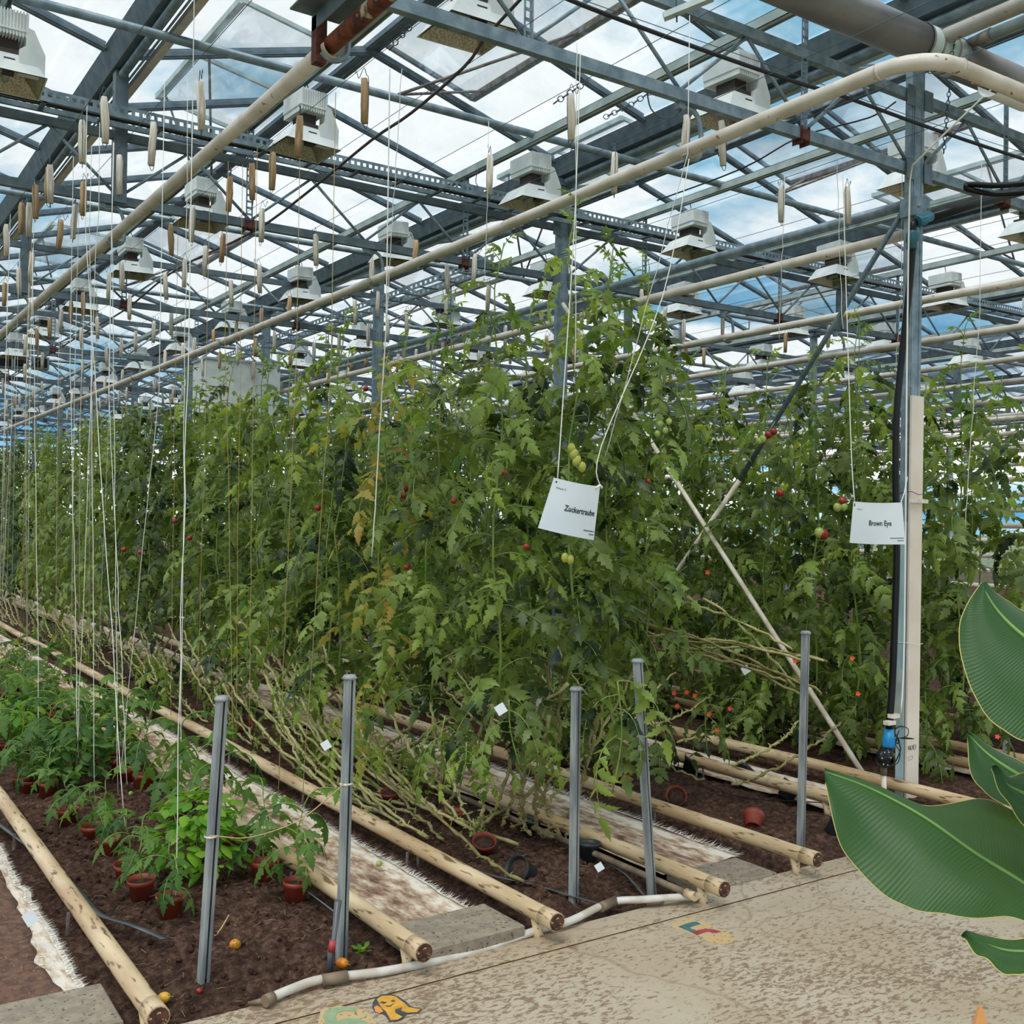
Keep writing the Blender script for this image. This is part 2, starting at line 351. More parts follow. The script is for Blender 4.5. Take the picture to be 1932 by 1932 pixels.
def path_mat():
    m, n, l, p = nodes('scuffed_painted_concrete')
    tc = n.new('ShaderNodeTexCoord')
    def noise_(sc_, det, st, ro=0.6, rot=0.0):
        mp = n.new('ShaderNodeMapping'); mp.inputs['Scale'].default_value = st; mp.inputs['Rotation'].default_value = (0, 0, rot); l.new(tc.outputs['Object'], mp.inputs[0])
        z = n.new('ShaderNodeTexNoise'); z.inputs['Scale'].default_value = sc_; z.inputs['Detail'].default_value = det; z.inputs['Roughness'].default_value = ro; z.inputs['Distortion'].default_value = 0.6; l.new(mp.outputs[0], z.inputs['Vector']); return z.outputs[0]
    def mrange(v, a, b, c=0, d=1):
        r = n.new('ShaderNodeMapRange'); r.inputs[1].default_value = a; r.inputs[2].default_value = b; r.inputs[3].default_value = c; r.inputs[4].default_value = d; l.new(v, r.inputs[0]); return r.outputs[0]
    def mixc(f, a, b):
        x = n.new('ShaderNodeMix'); x.data_type = 'RGBA'; l.new(f, x.inputs[0])
        for k, c in ((6, a), (7, b)):
            if isinstance(c, tuple): x.inputs[k].default_value = c
            else: l.new(c, x.inputs[k])
        return x.outputs[2]
    base = mixc(mrange(noise_(1.3, 3, (1, 1, 1)), 0.35, 0.65), rgb('#b0a592'), rgb('#a6967e'))
    big = mrange(noise_(0.9, 5, (1, 1, 1)), 0.35, 0.7, 0.50, 0.38)
    fine = noise_(34, 8, (0.7, 1.5, 1), 0.75)
    gt = n.new('ShaderNodeMath'); gt.operation = 'SUBTRACT'; l.new(fine, gt.inputs[0]); l.new(big, gt.inputs[1])
    scr = mrange(gt.outputs[0], 0.085, 0.115)
    st2 = mrange(noise_(20, 4, (0.25, 3.2, 1), 0.7, 0.25), 0.60, 0.64)
    ms = n.new('ShaderNodeMath'); ms.operation = 'MULTIPLY'; l.new(st2, ms.inputs[0]); l.new(mrange(noise_(1.1, 2, (1, 1, 1)), 0.45, 0.6), ms.inputs[1])
    mxm = n.new('ShaderNodeMath'); mxm.operation = 'MAXIMUM'; l.new(scr, mxm.inputs[0]); l.new(ms.outputs[0], mxm.inputs[1])
    mc = n.new('ShaderNodeMath'); mc.operation = 'MULTIPLY'; mc.inputs[1].default_value = 0.9; l.new(mxm.outputs[0], mc.inputs[0])
    col = mixc(mc.outputs[0], base, rgb('#7a634e'))
    # worn bands and cracks
    vo = n.new('ShaderNodeTexVoronoi'); vo.feature = 'DISTANCE_TO_EDGE'; vo.inputs['Scale'].default_value = 0.85
    mp = n.new('ShaderNodeMapping'); l.new(tc.outputs['Object'], mp.inputs[0])
    nn = n.new('ShaderNodeTexNoise'); nn.inputs['Scale'].default_value = 5; nn.inputs['Detail'].default_value = 5; l.new(tc.outputs['Object'], nn.inputs['Vector'])
    va = n.new('ShaderNodeVectorMath'); va.operation = 'MULTIPLY_ADD'; va.inputs[1].default_value = (0.12, 0.12, 0.12); l.new(nn.outputs['Color'], va.inputs[0]); l.new(mp.outputs[0], va.inputs[2]); l.new(va.outputs[0], vo.inputs['Vector'])
    cr = mrange(vo.outputs['Distance'], 0.002, 0.006, 1, 0)
    crf = n.new('ShaderNodeMath'); crf.operation = 'MULTIPLY'; crf.inputs[1].default_value = 0.4; l.new(cr, crf.inputs[0])
    col = mixc(crf.outputs[0], col, rgb('#7d6652'))
    l.new(col, p.inputs['Base Color']); p.inputs['Roughness'].default_value = 0.75; p.inputs['Specular IOR Level'].default_value = 0.3
    b = n.new('ShaderNodeBump'); b.inputs['Distance'].default_value = 0.002; l.new(fine, b.inputs['Height']); l.new(b.outputs[0], p.inputs['Normal'])
    return m
path_m = path_mat()
def fleece_mat():
    m, n, l, p = nodes('dirty_white_fleece')
    tc = n.new('ShaderNodeTexCoord'); mp = n.new('ShaderNodeMapping'); mp.inputs['Scale'].default_value = (3.6, 1.3, 1); l.new(tc.outputs['Object'], mp.inputs[0])
    nz = n.new('ShaderNodeTexNoise'); nz.inputs['Scale'].default_value = 5; nz.inputs['Detail'].default_value = 9; nz.inputs['Roughness'].default_value = 0.68; l.new(mp.outputs[0], nz.inputs['Vector'])
    uv = n.new('ShaderNodeUVMap'); sp = n.new('ShaderNodeSeparateXYZ'); l.new(uv.outputs[0], sp.inputs[0])
    # dirt lies in the trodden middle, edges stay white
    rp0 = n.new('ShaderNodeValToRGB'); e = rp0.color_ramp.elements; e[0].position = 0.0; e[0].color = (0.08,)*3 + (1,); e[1].position = 1.0; e[1].color = (-0.0,)*3 + (1,)
    q = e.new(0.4); q.color = (0.16,)*3 + (1,); q = e.new(0.74); q.color = (0.1,)*3 + (1,); q = e.new(0.82); q.color = (0,)*3 + (1,)
    l.new(sp.outputs[0], rp0.inputs[0])
    ad = n.new('ShaderNodeMath'); ad.operation = 'ADD'; l.new(nz.outputs[0], ad.inputs[0]); l.new(rp0.outputs[0], ad.inputs[1])
    rp = n.new('ShaderNodeValToRGB'); e = rp.color_ramp.elements
    e[0].position = 0.46; e[0].color = rgb('#ddd6cb'); e[1].position = 0.78; e[1].color = rgb('#5b4236'); q = e.new(0.55); q.color = rgb('#c6b49f'); q = e.new(0.66); q.color = rgb('#9a7f69')
    l.new(ad.outputs[0], rp.inputs[0]); l.new(rp.outputs[0], p.inputs['Base Color']); p.inputs['Roughness'].default_value = 0.95
    b = n.new('ShaderNodeBump'); b.inputs['Distance'].default_value = 0.01; l.new(nz.outputs[0], b.inputs['Height']); l.new(b.outputs[0], p.inputs['Normal'])
    return m
fleece = fleece_mat()
fringe_m = mat('white_fleece_fringe', '#e0ddd6', '#cfc8bd', 30, 0.9)
field_m = mat('outdoor_grass', '#4d5c3a', '#66704a', 0.4, 0.95)

# ------------------------------------------------------------------ layout
YT = [4.18 + 3.77 * k for k in range(12)]          # truss planes
GUT = [5.9 + 4.0 * j for j in range(-2, 7)]        # gutters run along y
X1 = GUT[-1]; YEND = YT[-1] + 0.3; Y0 = -4.0
EAVE, RIDGE = 5.08, 5.66
def roof_z(x):
    g = min(GUT, key=lambda q: abs(q - x)); d = min(abs(x - g), 2.0); return EAVE + (RIDGE - EAVE) * d / 2.0

exec_parts = []
# ================================================================== GROUND AND FLOOR
def soil_h(x, y):
    h = -0.02
    # beds between the heating pipes are mounded, walkways flat
    for a, b in BEDS:
        if a < x < b: h += 0.05 * math.sin(PI * (x - a) / (b - a)) ** 0.6
    if y > 3.6:
        h += 0.022 * (noise.noise(V((x * 3.1, y * 3.1, 1.0)))) + 0.02 * noise.noise(V((x * 11, y * 11, 5.0)))
        if y < 9.5 and x < 5.6:
            c = noise.noise(V((x * 30, y * 30, 9.0))); h += 0.020 * c + 0.016 * abs(noise.noise(V((x * 15, y * 15, 4.0)))) + 0.008 * noise.noise(V((x * 80, y * 80, 2.0)))
    k = min(1.0, max(0.0, (y - 3.6) / 0.25)); return h * k - 0.05 * (1 - k)
BEDS = [(1.0, 1.97), (2.57, 3.43), (4.12, 5.12), (5.74, 6.72), (7.18, 8.2), (8.75, 9.75), (10.3, 11.3), (11.85, 12.85), (13.4, 14.4)]
def axis(segs):
    out = []
    for a, b, st in segs:
        k = max(1, int(round((b - a) / st))); out += [a + (b - a) * i / k for i in range(k)]
    out.append(segs[-1][1]); return out
def build_ground():
    xs = axis([(-3, 0.4, 0.3), (0.4, 4.7, 0.019), (4.7, 7.2, 0.06), (7.2, 15, 0.3), (15, X1 + 0.2, 2)])
    ys = axis([(3.61, 7.2, 0.019), (7.2, 11, 0.07), (11, 20, 0.3), (20, YEND + 0.2, 2)])
    nx, ny = len(xs), len(ys); mb = MB()
    vs = [(x, y, soil_h(x, y)) for y in ys for x in xs]
    fs = [(j*nx+i, j*nx+i+1, (j+1)*nx+i+1, (j+1)*nx+i) for j in range(ny-1) for i in range(nx-1)]
    mb.add(vs, fs, True); o = mb.build('ground', soil, kind='structure'); tag(o, 'dark brown crumbly bed soil', kind='structure')
    mb = MB(); mb.add([(-400, -400, -0.2), (400, -400, -0.2), (400, 400, -0.2), (-400, 400, -0.2)], [(0, 1, 2, 3)])
    tag(mb.build('field', field_m), 'grassy land outside the greenhouse', kind='structure')
    fl = thing('floor', 'scuffed cream painted concrete path', None, (0, 0, 0), kind='structure')
    MB().bb((-3, Y0, -0.16), (X1, 3.41, 0.0)).build('floor_slab', path_m, fl)
    # edge strip beside the beds, slightly wavy edge
    mb = MB(); xs = [-3 + 0.15 * i for i in range(int((X1 + 3) / 0.15) + 1)]
    pts = [(x, 3.60 + 0.008 * noise.noise(V((x * 2, 0, 0))) + 0.004 * noise.noise(V((x * 9, 3, 0)))) for x in xs]
    n = len(xs); vs = [(x, 3.422, 0) for x in xs] + [(p[0], p[1] - 0.012, 0) for p in pts] + [(p[0], p[1], -0.02) for p in pts] + [(p[0], p[1], -0.16) for p in pts]
    fs = []
    for r in range(3): fs += [(r*n+i, r*n+i+1, (r+1)*n+i+1, (r+1)*n+i) for i in range(n-1)]
    mb.add(vs, fs, False); mb.build('edge_strip', path_m, fl)
    MB().bb((-3, 3.405, -0.1), (X1, 3.425, -0.004)).build('joint', mat('rusty_joint', '#a0845c', '#8a6640', 9, 0.9), fl, label='rust stained joint line')
build_ground()

# mats on the walkways
def fleece_strip(x0, x1, y0, y1, name, label, cat, fringe_r=True, fringe_l=False, group=None):
    mb = MB(); nu = 14; ys = axis([(y0, min(y1, 10), 0.06), (min(y1, 10), max(y1, 10.01), 0.5)])
    def edge(y, s): return 0.018 * noise.noise(V((y * 2.3, s, 0))) + 0.012 * noise.noise(V((y * 9, s, 4)))
    vs = []; us = []
    for y in ys:
        a = x0 + edge(y, 1); b = x1 + edge(y, 7)
        for i in range(nu + 1):
            u = i / nu; x = a + (b - a) * u
            z = max(soil_h(x, y) + 0.004, 0.0) + 0.014 + 0.009 * noise.noise(V((x * 7, y * 3, 3)))
            if i in (0, nu): z -= 0.006
            vs.append((x, y, z)); us.append((u, y))
    n = nu + 1
    fs = [(j*n+i, j*n+i+1, (j+1)*n+i+1, (j+1)*n+i) for j in range(len(ys)-1) for i in range(nu)]
    mb.add(vs, fs, True)
    o = mb.build(name, fleece); tag(o, label, cat, group)
    uvl = o.data.uv_layers.new(name='UVMap')
    for lp in o.data.loops: uvl.data[lp.index].uv = us[lp.vertex_index]
    fr = MB()
    for side, on in ((1, fringe_r), (-1, fringe_l)):
        if not on: continue
        y = y0
        while y < min(y1, 9.5):
            bx = (x1 + edge(y, 7)) if side == 1 else (x0 + edge(y, 1))
            L = R(0.003, 0.03) * (1.0 if x0 > 3 else 0.5); w = 0.0026; z = max(soil_h(bx, y), 0) + 0.018; dy = R(-0.03, 0.03)
            fr.add([(bx - side*0.03, y - w, z + 0.006), (bx - side*0.03, y + w, z + 0.006), (bx + side*L, y + dy, z + R(-0.01, 0.022))], [(0, 1, 2)])
            y += R(0.002, 0.006)
    if fr.v: fr.build('fringe', fringe_m, o, kind='stuff')
    return o
G_MAT = 'fleece walkway mats between the beds'
fleece_strip(2.06, 2.49, 3.88, 30, 'walkway_mat', 'soil-stained white fleece mat behind the thick grey slab, beside the seedling bed', 'mat')
fleece_strip(3.52, 4.05, 3.85, 30, 'walkway_mat', 'fleece mat with bristly white fringe beyond the stake pair of the tall tomato bed', 'mat')
fleece_strip(5.18, 5.66, 3.66, 20, 'walkway_mat', 'orange-stained mat at the foot of the painted column', 'mat', False)
fleece_strip(6.78, 7.12, 3.66, 20, 'walkway_mat', 'mat behind the painted column, mostly under foliage', 'mat', False)
o_mat = fleece_strip(0.20, 0.90, 3.9, 12, 'walkway_mat', 'white frayed mat edge under brown soil beside the cut slab', 'mat', True)
def dirt_cover():
    mb = MB(); xs = [0.0 + 0.82 * i / 40 for i in range(41)]; ys = axis([(3.9, 8, 0.04), (8, 12, 0.2)]); nx = len(xs)
    vs = []
    for y in ys:
        e = 0.835 + 0.03 * noise.noise(V((y * 2.1, 2, 1))) + 0.02 * noise.noise(V((y * 8, 2, 1))) - 0.05 * max(0, 1 - abs(y - 4.3) / 0.5)
        for i in range(nx):
            x = e * i / (nx - 1); z = 0.045 + 0.012 * noise.noise(V((x * 20, y * 20, 3)))
            if i == nx - 1: z = 0.012
            vs.append((x, y, z))
    mb.add(vs, [(j*nx+i, j*nx+i+1, (j+1)*nx+i+1, (j+1)*nx+i) for j in range(len(ys)-1) for i in range(nx-1)], True)
    tag(mb.build('soil', mat('red_brown_soil', '#513a30', '#6a4d3e', 30, 0.95, 0, 0.01, c3='#a8866a', s3=90, t3=0.66, bscale=40)), 'loose red-brown soil trodden over the mat', 'soil', kind='stuff')
dirt_cover()

def slab(name, label, x0, y0, x1, y1, z0, z1, rz=0.0):
    c = V(((x0 + x1) / 2, (y0 + y1) / 2, (z0 + z1) / 2)); mb = MB(); w, d, h = x1 - x0, y1 - y0, z1 - z0; b = 0.006
    ro = Matrix.Rotation(rz, 3, 'Z')
    lv = []
    for zz, k in ((-h/2, 0), (h/2 - b, 0), (h/2, b)):
        for sx, sy in ((-1,-1),(1,-1),(1,1),(-1,1)): lv.append(c + ro @ V((sx * (w/2 - k), sy * (d/2 - k), zz)))
    mb.add(lv, [(3,2,1,0),(8,9,10,11)] + [(r*4+i, r*4+(i+1)%4, (r+1)*4+(i+1)%4, (r+1)*4+i) for r in range(2) for i in range(4)])
    return tag(mb.build(name, concrete), label, 'slab')
slab('paving_slab', 'thick grey concrete slab lying at the path edge beside a heating pipe end', 2.02, 3.56, 2.50, 3.86, 0.0, 0.062, 0.02)
slab('paving_slab', 'flat buff slab set flush between path and fringed mat', 3.55, 3.58, 4.02, 3.86, -0.04, 0.012, 0.0)
slab('paving_slab', 'grey slab corner at the bottom beside the first pipe', 0.42, 3.62, 0.93, 3.95, 0.0, 0.05, -0.02)

# ================================================================== GROUND HEATING PIPES
def ground_pipe_(x, y0, y1, label, z=0.10, r=0.0365):
    t = thing('heating_pipe', label, 'pipe', (x, y0, 0), 'cream heating pipes along the beds')
    pts = [(x, y0, z), (x, y0 + 0.10, z), (x, y0 + 0.3, z)]; y = y0 + 1.5
    while y < y1: pts.append((x + R(-.008, .008), y, z + R(-.006, .006))); y += 1.6
    pts.append((x, y1, z))
    MB().tube(pts, r, 14).build('pipe_run', ground_pipe, t)
    MB().tube([(x, y0 - 0.004, z), (x, y0 + 0.085, z)], r * 1.05, 14).build('end_cap', ground_pipe, t)
    MB().tube([(x, y0 - 0.008, z), (x, y0 - 0.002, z)], r * 0.93, 14).build('end_plug', endrust, t, label='rusty pipe end')
    mb = MB(); # foot under the end
    mb.tube([(x, y0 + 0.14, z - 0.02), (x, y0 + 0.13, 0.03), (x, y0 + 0.12, -0.01)], [0.026, 0.02, 0.024], 8); mb.build('foot', ground_pipe, t)
    yy = y0 + 1.2
    while yy < min(y1, y0 + 7):
        for s in (-1, 1): MB().bar((x + s*0.028, yy, z - 0.03), (x + s*0.034, yy, -0.03), 0.006, 0.012).build('support_leg', brownsteel, t)
        yy += 1.3
    return t
GP = [(0.995, 3.46, 'heating pipe nearest, running to the bottom beside the yellow tomato'), (1.97, 3.46, 'heating pipe between the potted seedlings and the thick grey slab'), (2.57, 3.44, 'heating pipe ending just past the thick grey slab'),
      (3.43, 3.36, 'dirty heating pipe doubled with a thin brown tube, ending by the flush buff slab'), (4.12, 3.42, 'clean heating pipe over the dark gully, ending at the path below the terracotta pots'),
      (5.12, 4.05, 'heating pipe ending under the tip of the big banana leaf'), (5.74, 3.3, 'heating pipe passing in front of the painted column foot'), (6.72, 3.3, 'heating pipe just behind the painted column'),
      (7.18, 3.3, 'heating pipe behind the blue valve coupling'), (8.2, 3.4, 'heating pipe under the broad leaved plants at the right')]
for x, y0, lb in GP: ground_pipe_(x, y0, 40 if x < 5 else 24, lb)
tp = thing('tube', 'thin dirty brown tube lying along the fourth heating pipe', 'tube', (3.36, 3.45, 0))
MB().tube([(3.335, 3.47 + i, 0.06 + 0.004 * (i % 2)) for i in range(0, 14)], 0.016, 8).build('tube_run', brownfit, tp)
MB().tube([(3.335, 3.44, 0.06), (3.34, 3.5, 0.06)], 0.021, 8).build('tube_end', ground_pipe, tp)

# ================================================================== OVERHEAD STRUCTURE
ceil = thing('ceiling', 'glazed multi-span greenhouse roof on steel frame', None, (0, 0, 0), kind='structure')
def gutter_mesh(y0, y1):
    mb = MB(); prof = [(-0.115, 5.10), (-0.10, 5.10), (-0.05, 4.965), (0.05, 4.965), (0.10, 5.10), (0.115, 5.10), (0.062, 4.945), (-0.062, 4.945)]
    n = len(prof); vs = [(p[0], y0, p[1]) for p in prof] + [(p[0], y1, p[1]) for p in prof]
    mb.add(vs, [(i, (i+1) % n, (i+1) % n + n, i + n) for i in range(n)] + [list(range(n))[::-1], [i + n for i in range(n)]])
    return mb.mesh('gutter', galvd)
def pane_dims():
    pass
def build_roof():
    gm = gutter_mesh(Y0, YEND)
    MBf = MB()
    for j, g in enumerate(GUT):
        obj('gutter', gm, ceil, (g, 0, 0))
        o = MB().tube([(g - 0.0, Y0, 4.905), (g - 0.0, YEND, 4.905)], 0.027, 10).build('condensate_pipe', galv, ceil)
        o = MB().bb((g + 0.10, Y0, 4.90), (g + 0.155, YEND, 4.94)).build('gutter_flange', cream if g < 3 else galvl, ceil)
        MB().tube([(g + 0.065, Y0, 4.91), (g + 0.065, YEND, 4.91)], 0.009, 6).build('conduit', galv, ceil)
    rm = MB()
    for s in (0,):
        rm.bar((0, Y0, RIDGE), (0, YEND, RIDGE), 0.05, 0.07); rm.bar((-0.05, Y0, RIDGE - 0.03), (-0.05, YEND, RIDGE - 0.03), 0.025, 0.03); rm.bar((0.05, Y0, RIDGE - 0.03), (0.05, YEND, RIDGE - 0.03), 0.025, 0.03)
    rme = rm.mesh('ridge_beam', galvd)
    for g in GUT[:-1]: obj('ridge_beam', rme, ceil, (g + 2.0, 0, 0))
    # glazing bars and panes
    st = 3.77 / 3
    def bar_mesh(s):
        mb = MB(); a = V((0, 0, 0)); b = V((s * 1.86, 0, RIDGE - EAVE - 0.06))
        mb.bar(a, b, 0.034, 0.045, (0, 0, 1)); off = V((0, 0, 0.035)); mb.bar(a + off, b + off, 0.012, 0.03, (0, 0, 1))
        mb.bar(a + V((0, 0, -0.005)), b + V((0, 0, -0.005)), 0.05, 0.008)
        return mb.mesh('glazing_bar', galvd)
    bm = {1: bar_mesh(1), -1: bar_mesh(-1)}
    def pane_mesh(s):
        mb = MB(); a = V((0, st / 2, 0.03)); b = V((s * 1.88, st / 2, RIDGE - EAVE - 0.03))
        mb.bar(a, b, st - 0.02, 0.004); return mb.mesh('pane', glass)
    pm = {1: pane_mesh(1), -1: pane_mesh(-1)}
    slots = []
    nb = int((YEND - Y0) / st)
    k0 = int(math.floor((Y0 - YT[0]) / st)) + 1
    for g in GUT:
        for s in (1, -1):
            if (s == 1 and g == GUT[-1]) or (s == -1 and g == GUT[0]): continue
            for k in range(k0, k0 + nb + 1):
                y = YT[0] + k * st
                if y > YEND: continue
                slots.append((g, s, y))
    def key(q):
        d = V((q[0] + q[1], q[2], 5.4)) - CAM; w = d.dot(fw); u = d.dot(RT) / w if w > 0.1 else 99; v = d.dot(UP) / w if w > 0.1 else 99
        return d.length + (0 if (w > 0 and abs(u) < 0.62 and v < 0.75) else 200)
    slots.sort(key=key)
    sb, sp = MB(), MB()
    vents = {(1.9, 1, 9), (5.9, -1, 7)}
    for i, (g, s, y) in enumerate(slots):
        dims_g = V((g + s * 0.11, y, EAVE))
        if i < 290: obj('glazing_bar', bm[s], ceil, dims_g)
        else:
            a = dims_g; b = dims_g + V((s * 1.86, 0, RIDGE - EAVE - 0.06)); sb.bar(a, b, 0.04, 0.055)
        if y + st < YEND + 0.5:
            if i < 290: obj('pane', pm[s], ceil, dims_g)
            else:
                a = dims_g + V((0, st / 2, 0.03)); b = dims_g + V((s * 1.88, st / 2, RIDGE - EAVE - 0.03)); sp.bar(a, b, st - 0.02, 0.004)
    sb.build('glazing_bars', galvd, ceil, kind='stuff'); sp.build('panes', glass, ceil, kind='stuff')
build_roof()

# ---- columns
def column_mesh(x, y, h, parent, m=None):
    w, d = 0.06, 0.024; mb = MB()
    for sx in (-1, 1): mb.bb((x + sx * w - 0.004, y - d, 0), (x + sx * w + 0.004, y + d, h))
    for sy in (-1, 1): mb.bb((x - w, y + sy * d - 0.004, 0), (x + w, y + sy * d + 0.004, h))
    mb.bb((x - 0.045, y - d - 0.008, 0), (x - 0.03, y - d - 0.003, h)); mb.bb((x + 0.03, y - d - 0.008, 0), (x + 0.045, y - d - 0.003, h))
    return mb.build('shaft', m or galv, parent)
def column(x, y, label, group=None):
    t = thing('steel_column', label, 'column', (x, y, 0), group)
    column_mesh(x, y, 4.92, t)
    mb = MB(); mb.bb((x - 0.09, y - 0.06, 4.86), (x + 0.09, y + 0.06, 4.92)); mb.build('cap_plate', galvd, t)
    for z in (4.0, 4.47):
        MB().bb((x - 0.13, y - 0.042, z - 0.08), (x - 0.05, y - 0.034, z + 0.05)).build('gusset', galvd, t)
        MB().bb((x + 0.05, y - 0.042, z - 0.08), (x + 0.13, y - 0.034, z + 0.05)).build('gusset', galvd, t)
    return t
cols = {}
COLX = [5.9, 13.9, 21.9, 29.9]
for X in COLX:
    for k, y in enumerate(YT):
        if k == 0 and X == 5.9: lb = 'galvanised column with cream painted lower face, beside the black hose'
        elif k == 1 and X == 5.9: lb = 'grey steel column rising out of the tall tomato tops'
        elif k == 2 and X == 5.9: lb = 'steel column behind the yellowing tomato plant'
        else: lb = 'galvanised column, %s down the %s column row' % (nth(k), nth(COLX.index(X)))
        cols[(X, k)] = column(X, y, lb, None)
c0 = cols[(5.9, 0)]
cx, cy = 5.9, 4.205
MB().bb((cx - 0.058, cy - 0.075, 0.0), (cx + 0.066, cy - 0.060, 2.55)).build('painted_board', whitepaint, c0, label='cream painted board on the lower column face')
MB().bb((cx - 0.068, cy - 0.059, 0.0), (cx - 0.0645, cy + 0.000, 1.75)).build('washed_side', bluewhite, c0, label='blue-white washed side of the column')
mb = MB(); mb.bb((cx - 0.072, cy - 0.092, 3.69), (cx + 0.075, cy - 0.062, 3.81)); mb.bb((cx - 0.08, cy - 0.09, 3.69), (cx - 0.068, cy + 0.02, 3.81))
for q in (-0.045, 0.05):
    mb.lathe([(0.0, 0.012), (0.009, 0.012), (0.009, 0)], (cx + q, cy - 0.092, 3.75), 8, Matrix.Rotation(PI/2, 3, 'X'))
mb.build('clamp_band', galv, c0)
mb = MB(); mb.bb((cx - 0.085, cy - 0.10, 1.87), (cx + 0.09, cy - 0.086, 1.895)); mb.build('tie_bar', whitepole, c0)
mb = MB(); mb.bb((cx - 0.077, cy - 0.06, 0.46), (cx - 0.073, cy + 0.01, 0.82)); mb.build('grey_plate', galvl, c0)
# handwriting VALVE 3 on the board
def text_mesh(body, size, mapper, name, m, parent, align='LEFT', extr=0.0, shear=0.0, bold=0.0):
    cu = bpy.data.curves.new('tmp_text', 'FONT'); cu.body = body; cu.size = size; cu.align_x = align; cu.extrude = extr; cu.shear = shear; cu.offset = bold
    cu.resolution_u = 2
    o = bpy.data.objects.new('tmp_text', cu); COL.objects.link(o)
    bpy.context.view_layer.update()
    dg = bpy.context.evaluated_depsgraph_get(); me = bpy.data.meshes.new_from_object(o.evaluated_get(dg))
    bpy.data.objects.remove(o)
    for v in me.vertices: v.co = mapper(v.co.x, v.co.y)
    me.materials.clear(); me.materials.append(m)
    q = bpy.data.objects.new(name, me); COL.objects.link(q); me.name = name
    if parent is not None:
        q.parent = parent; org = V((0, 0, 0)); pp = parent
        while pp is not None: org += V(pp.location); pp = pp.parent
        for v in me.vertices: v.co -= org
    return q
text_mesh('VALVE 3', 0.042, lambda u, v: V((cx - 0.052 + u * 0.56, cy - 0.0765, 0.312 + v)), 'lettering', blackr, c0, shear=0.15, bold=0.0006)
mb = MB(); 
for (a, b) in (((-.045, .25), (.0, .255)), ((-.045, .25), (-.047, .27)), ((0, .255), (.002, .275)), ((-.047, .27), (.002, .275))): mb.bar((cx + a[0], cy - .0766, a[1]), (cx + b[0], cy - .0766, b[1]), 0.0012)
mb.build('pen_mark', brownsteel, c0)
for z in (1.93, 0.98):
    mb = MB(); pts = [(cx - .07, cy + .06, z), (cx - .072, cy - .09, z + .01), (cx + .0, cy - .094, z - .008), (cx + .07, cy - .09, z)]
    mb.tube(pts, 0.0022, 5); mb.build('binding_wire', rustb if z > 1.5 else string_m, c0)
c0.location.x = 5.868; c0.rotation_euler = (0, 0.0085, 0)

# ---- trusses
BOT, TOP = 4.0, 4.47
def truss(x0, x1, y, label, group, detail):
    t = thing('roof_truss', label, 'truss', (x0, y, 4.0), group)
    w = 0.0225; x0 += 0.062; x1 -= 0.062
    if detail:
        MB().bb((x0, y - w, BOT - 0.032), (x1, y + w, BOT + 0.032)).build('bottom_chord', galvd if detail < 2 else galv, t)
        MB().bb((x0, y - w, TOP - 0.03), (x1, y + w, TOP + 0.03)).build('top_chord', galvd if detail < 2 else galv, t)
        x = x0; k = 0
        while x < x1 - 0.3:
            a = (x, y, BOT + 0.03); b = (x + 0.5, y, TOP - 0.02); c = (x + 0.98, y, BOT + 0.03)
            MB().tube([a, b], 0.0115, 6).build('brace', galv, t); MB().tube([b, c], 0.0115, 6).build('brace', galv, t)
            x += 0.985
        m = (x0 + x1) / 2
        mb = MB(); mb.bb((m - 0.045, y - 0.045, BOT - 0.02), (m + 0.045, y + 0.045, 4.93)); mb.build('post', galvd, t)
    else:
        mb = MB(); mb.bb((x0, y - w, BOT - 0.032), (x1, y + w, BOT + 0.032)); mb.bb((x0, y - w, TOP - 0.03), (x1, y + w, TOP + 0.03))
        x = x0
        while x < x1 - 0.3:
            mb.bar((x, y, BOT), (x + 0.5, y, TOP), 0.02); mb.bar((x + 0.5, y, TOP), (x + 0.98, y, BOT), 0.02); x += 0.985
        m = (x0 + x1) / 2; mb.bb((m - 0.045, y - 0.045, BOT), (m + 0.045, y + 0.045, 4.93)); mb.build('lattice', galvd, t)
    return t
BAYX = [(-2.1, 5.9), (5.9, 13.9), (13.9, 21.9), (21.9, 29.9)]
for bi, (a, b) in enumerate(BAYX):
    for k, y in enumerate(YT):
        if k == 0 and bi == 0: lb, g = 'nearest lattice truss left of the painted column, with hooked pipe hanger', None
        elif k == 0 and bi == 1: lb, g = 'nearest lattice truss continuing right of the painted column', None
        elif k == 1 and bi == 0: lb, g = 'lattice truss carrying the perforated cable tray', None
        else: lb, g = 'lattice roof truss, %s down the house, %s' % (nth(k), ['in the middle column span', 'right of the painted column', 'in the third span over', 'in the farthest span over'][bi]), None
        truss(a, b, y, lb, g, (2 if k == 0 else 1) if (k < 4 and bi < 2) else 0)

# ---- vent drive tubes across the house
for i, y in enumerate([6.88, 11.05, 14.8, 18.6, 22.4]):
    t = thing('vent_drive_tube', ['grey drive tube crossing below the nearest open vent rods', 'grey vent drive tube just beyond the cable tray', 'vent drive tube further down the house'][min(i, 2)], 'tube', (0, y, 4.8), 'vent drive tubes' if i > 1 else None)
    MB().tube([(-2, y, 4.8), (22, y, 4.8)], 0.03, 10).build('tube_run', galv, t)
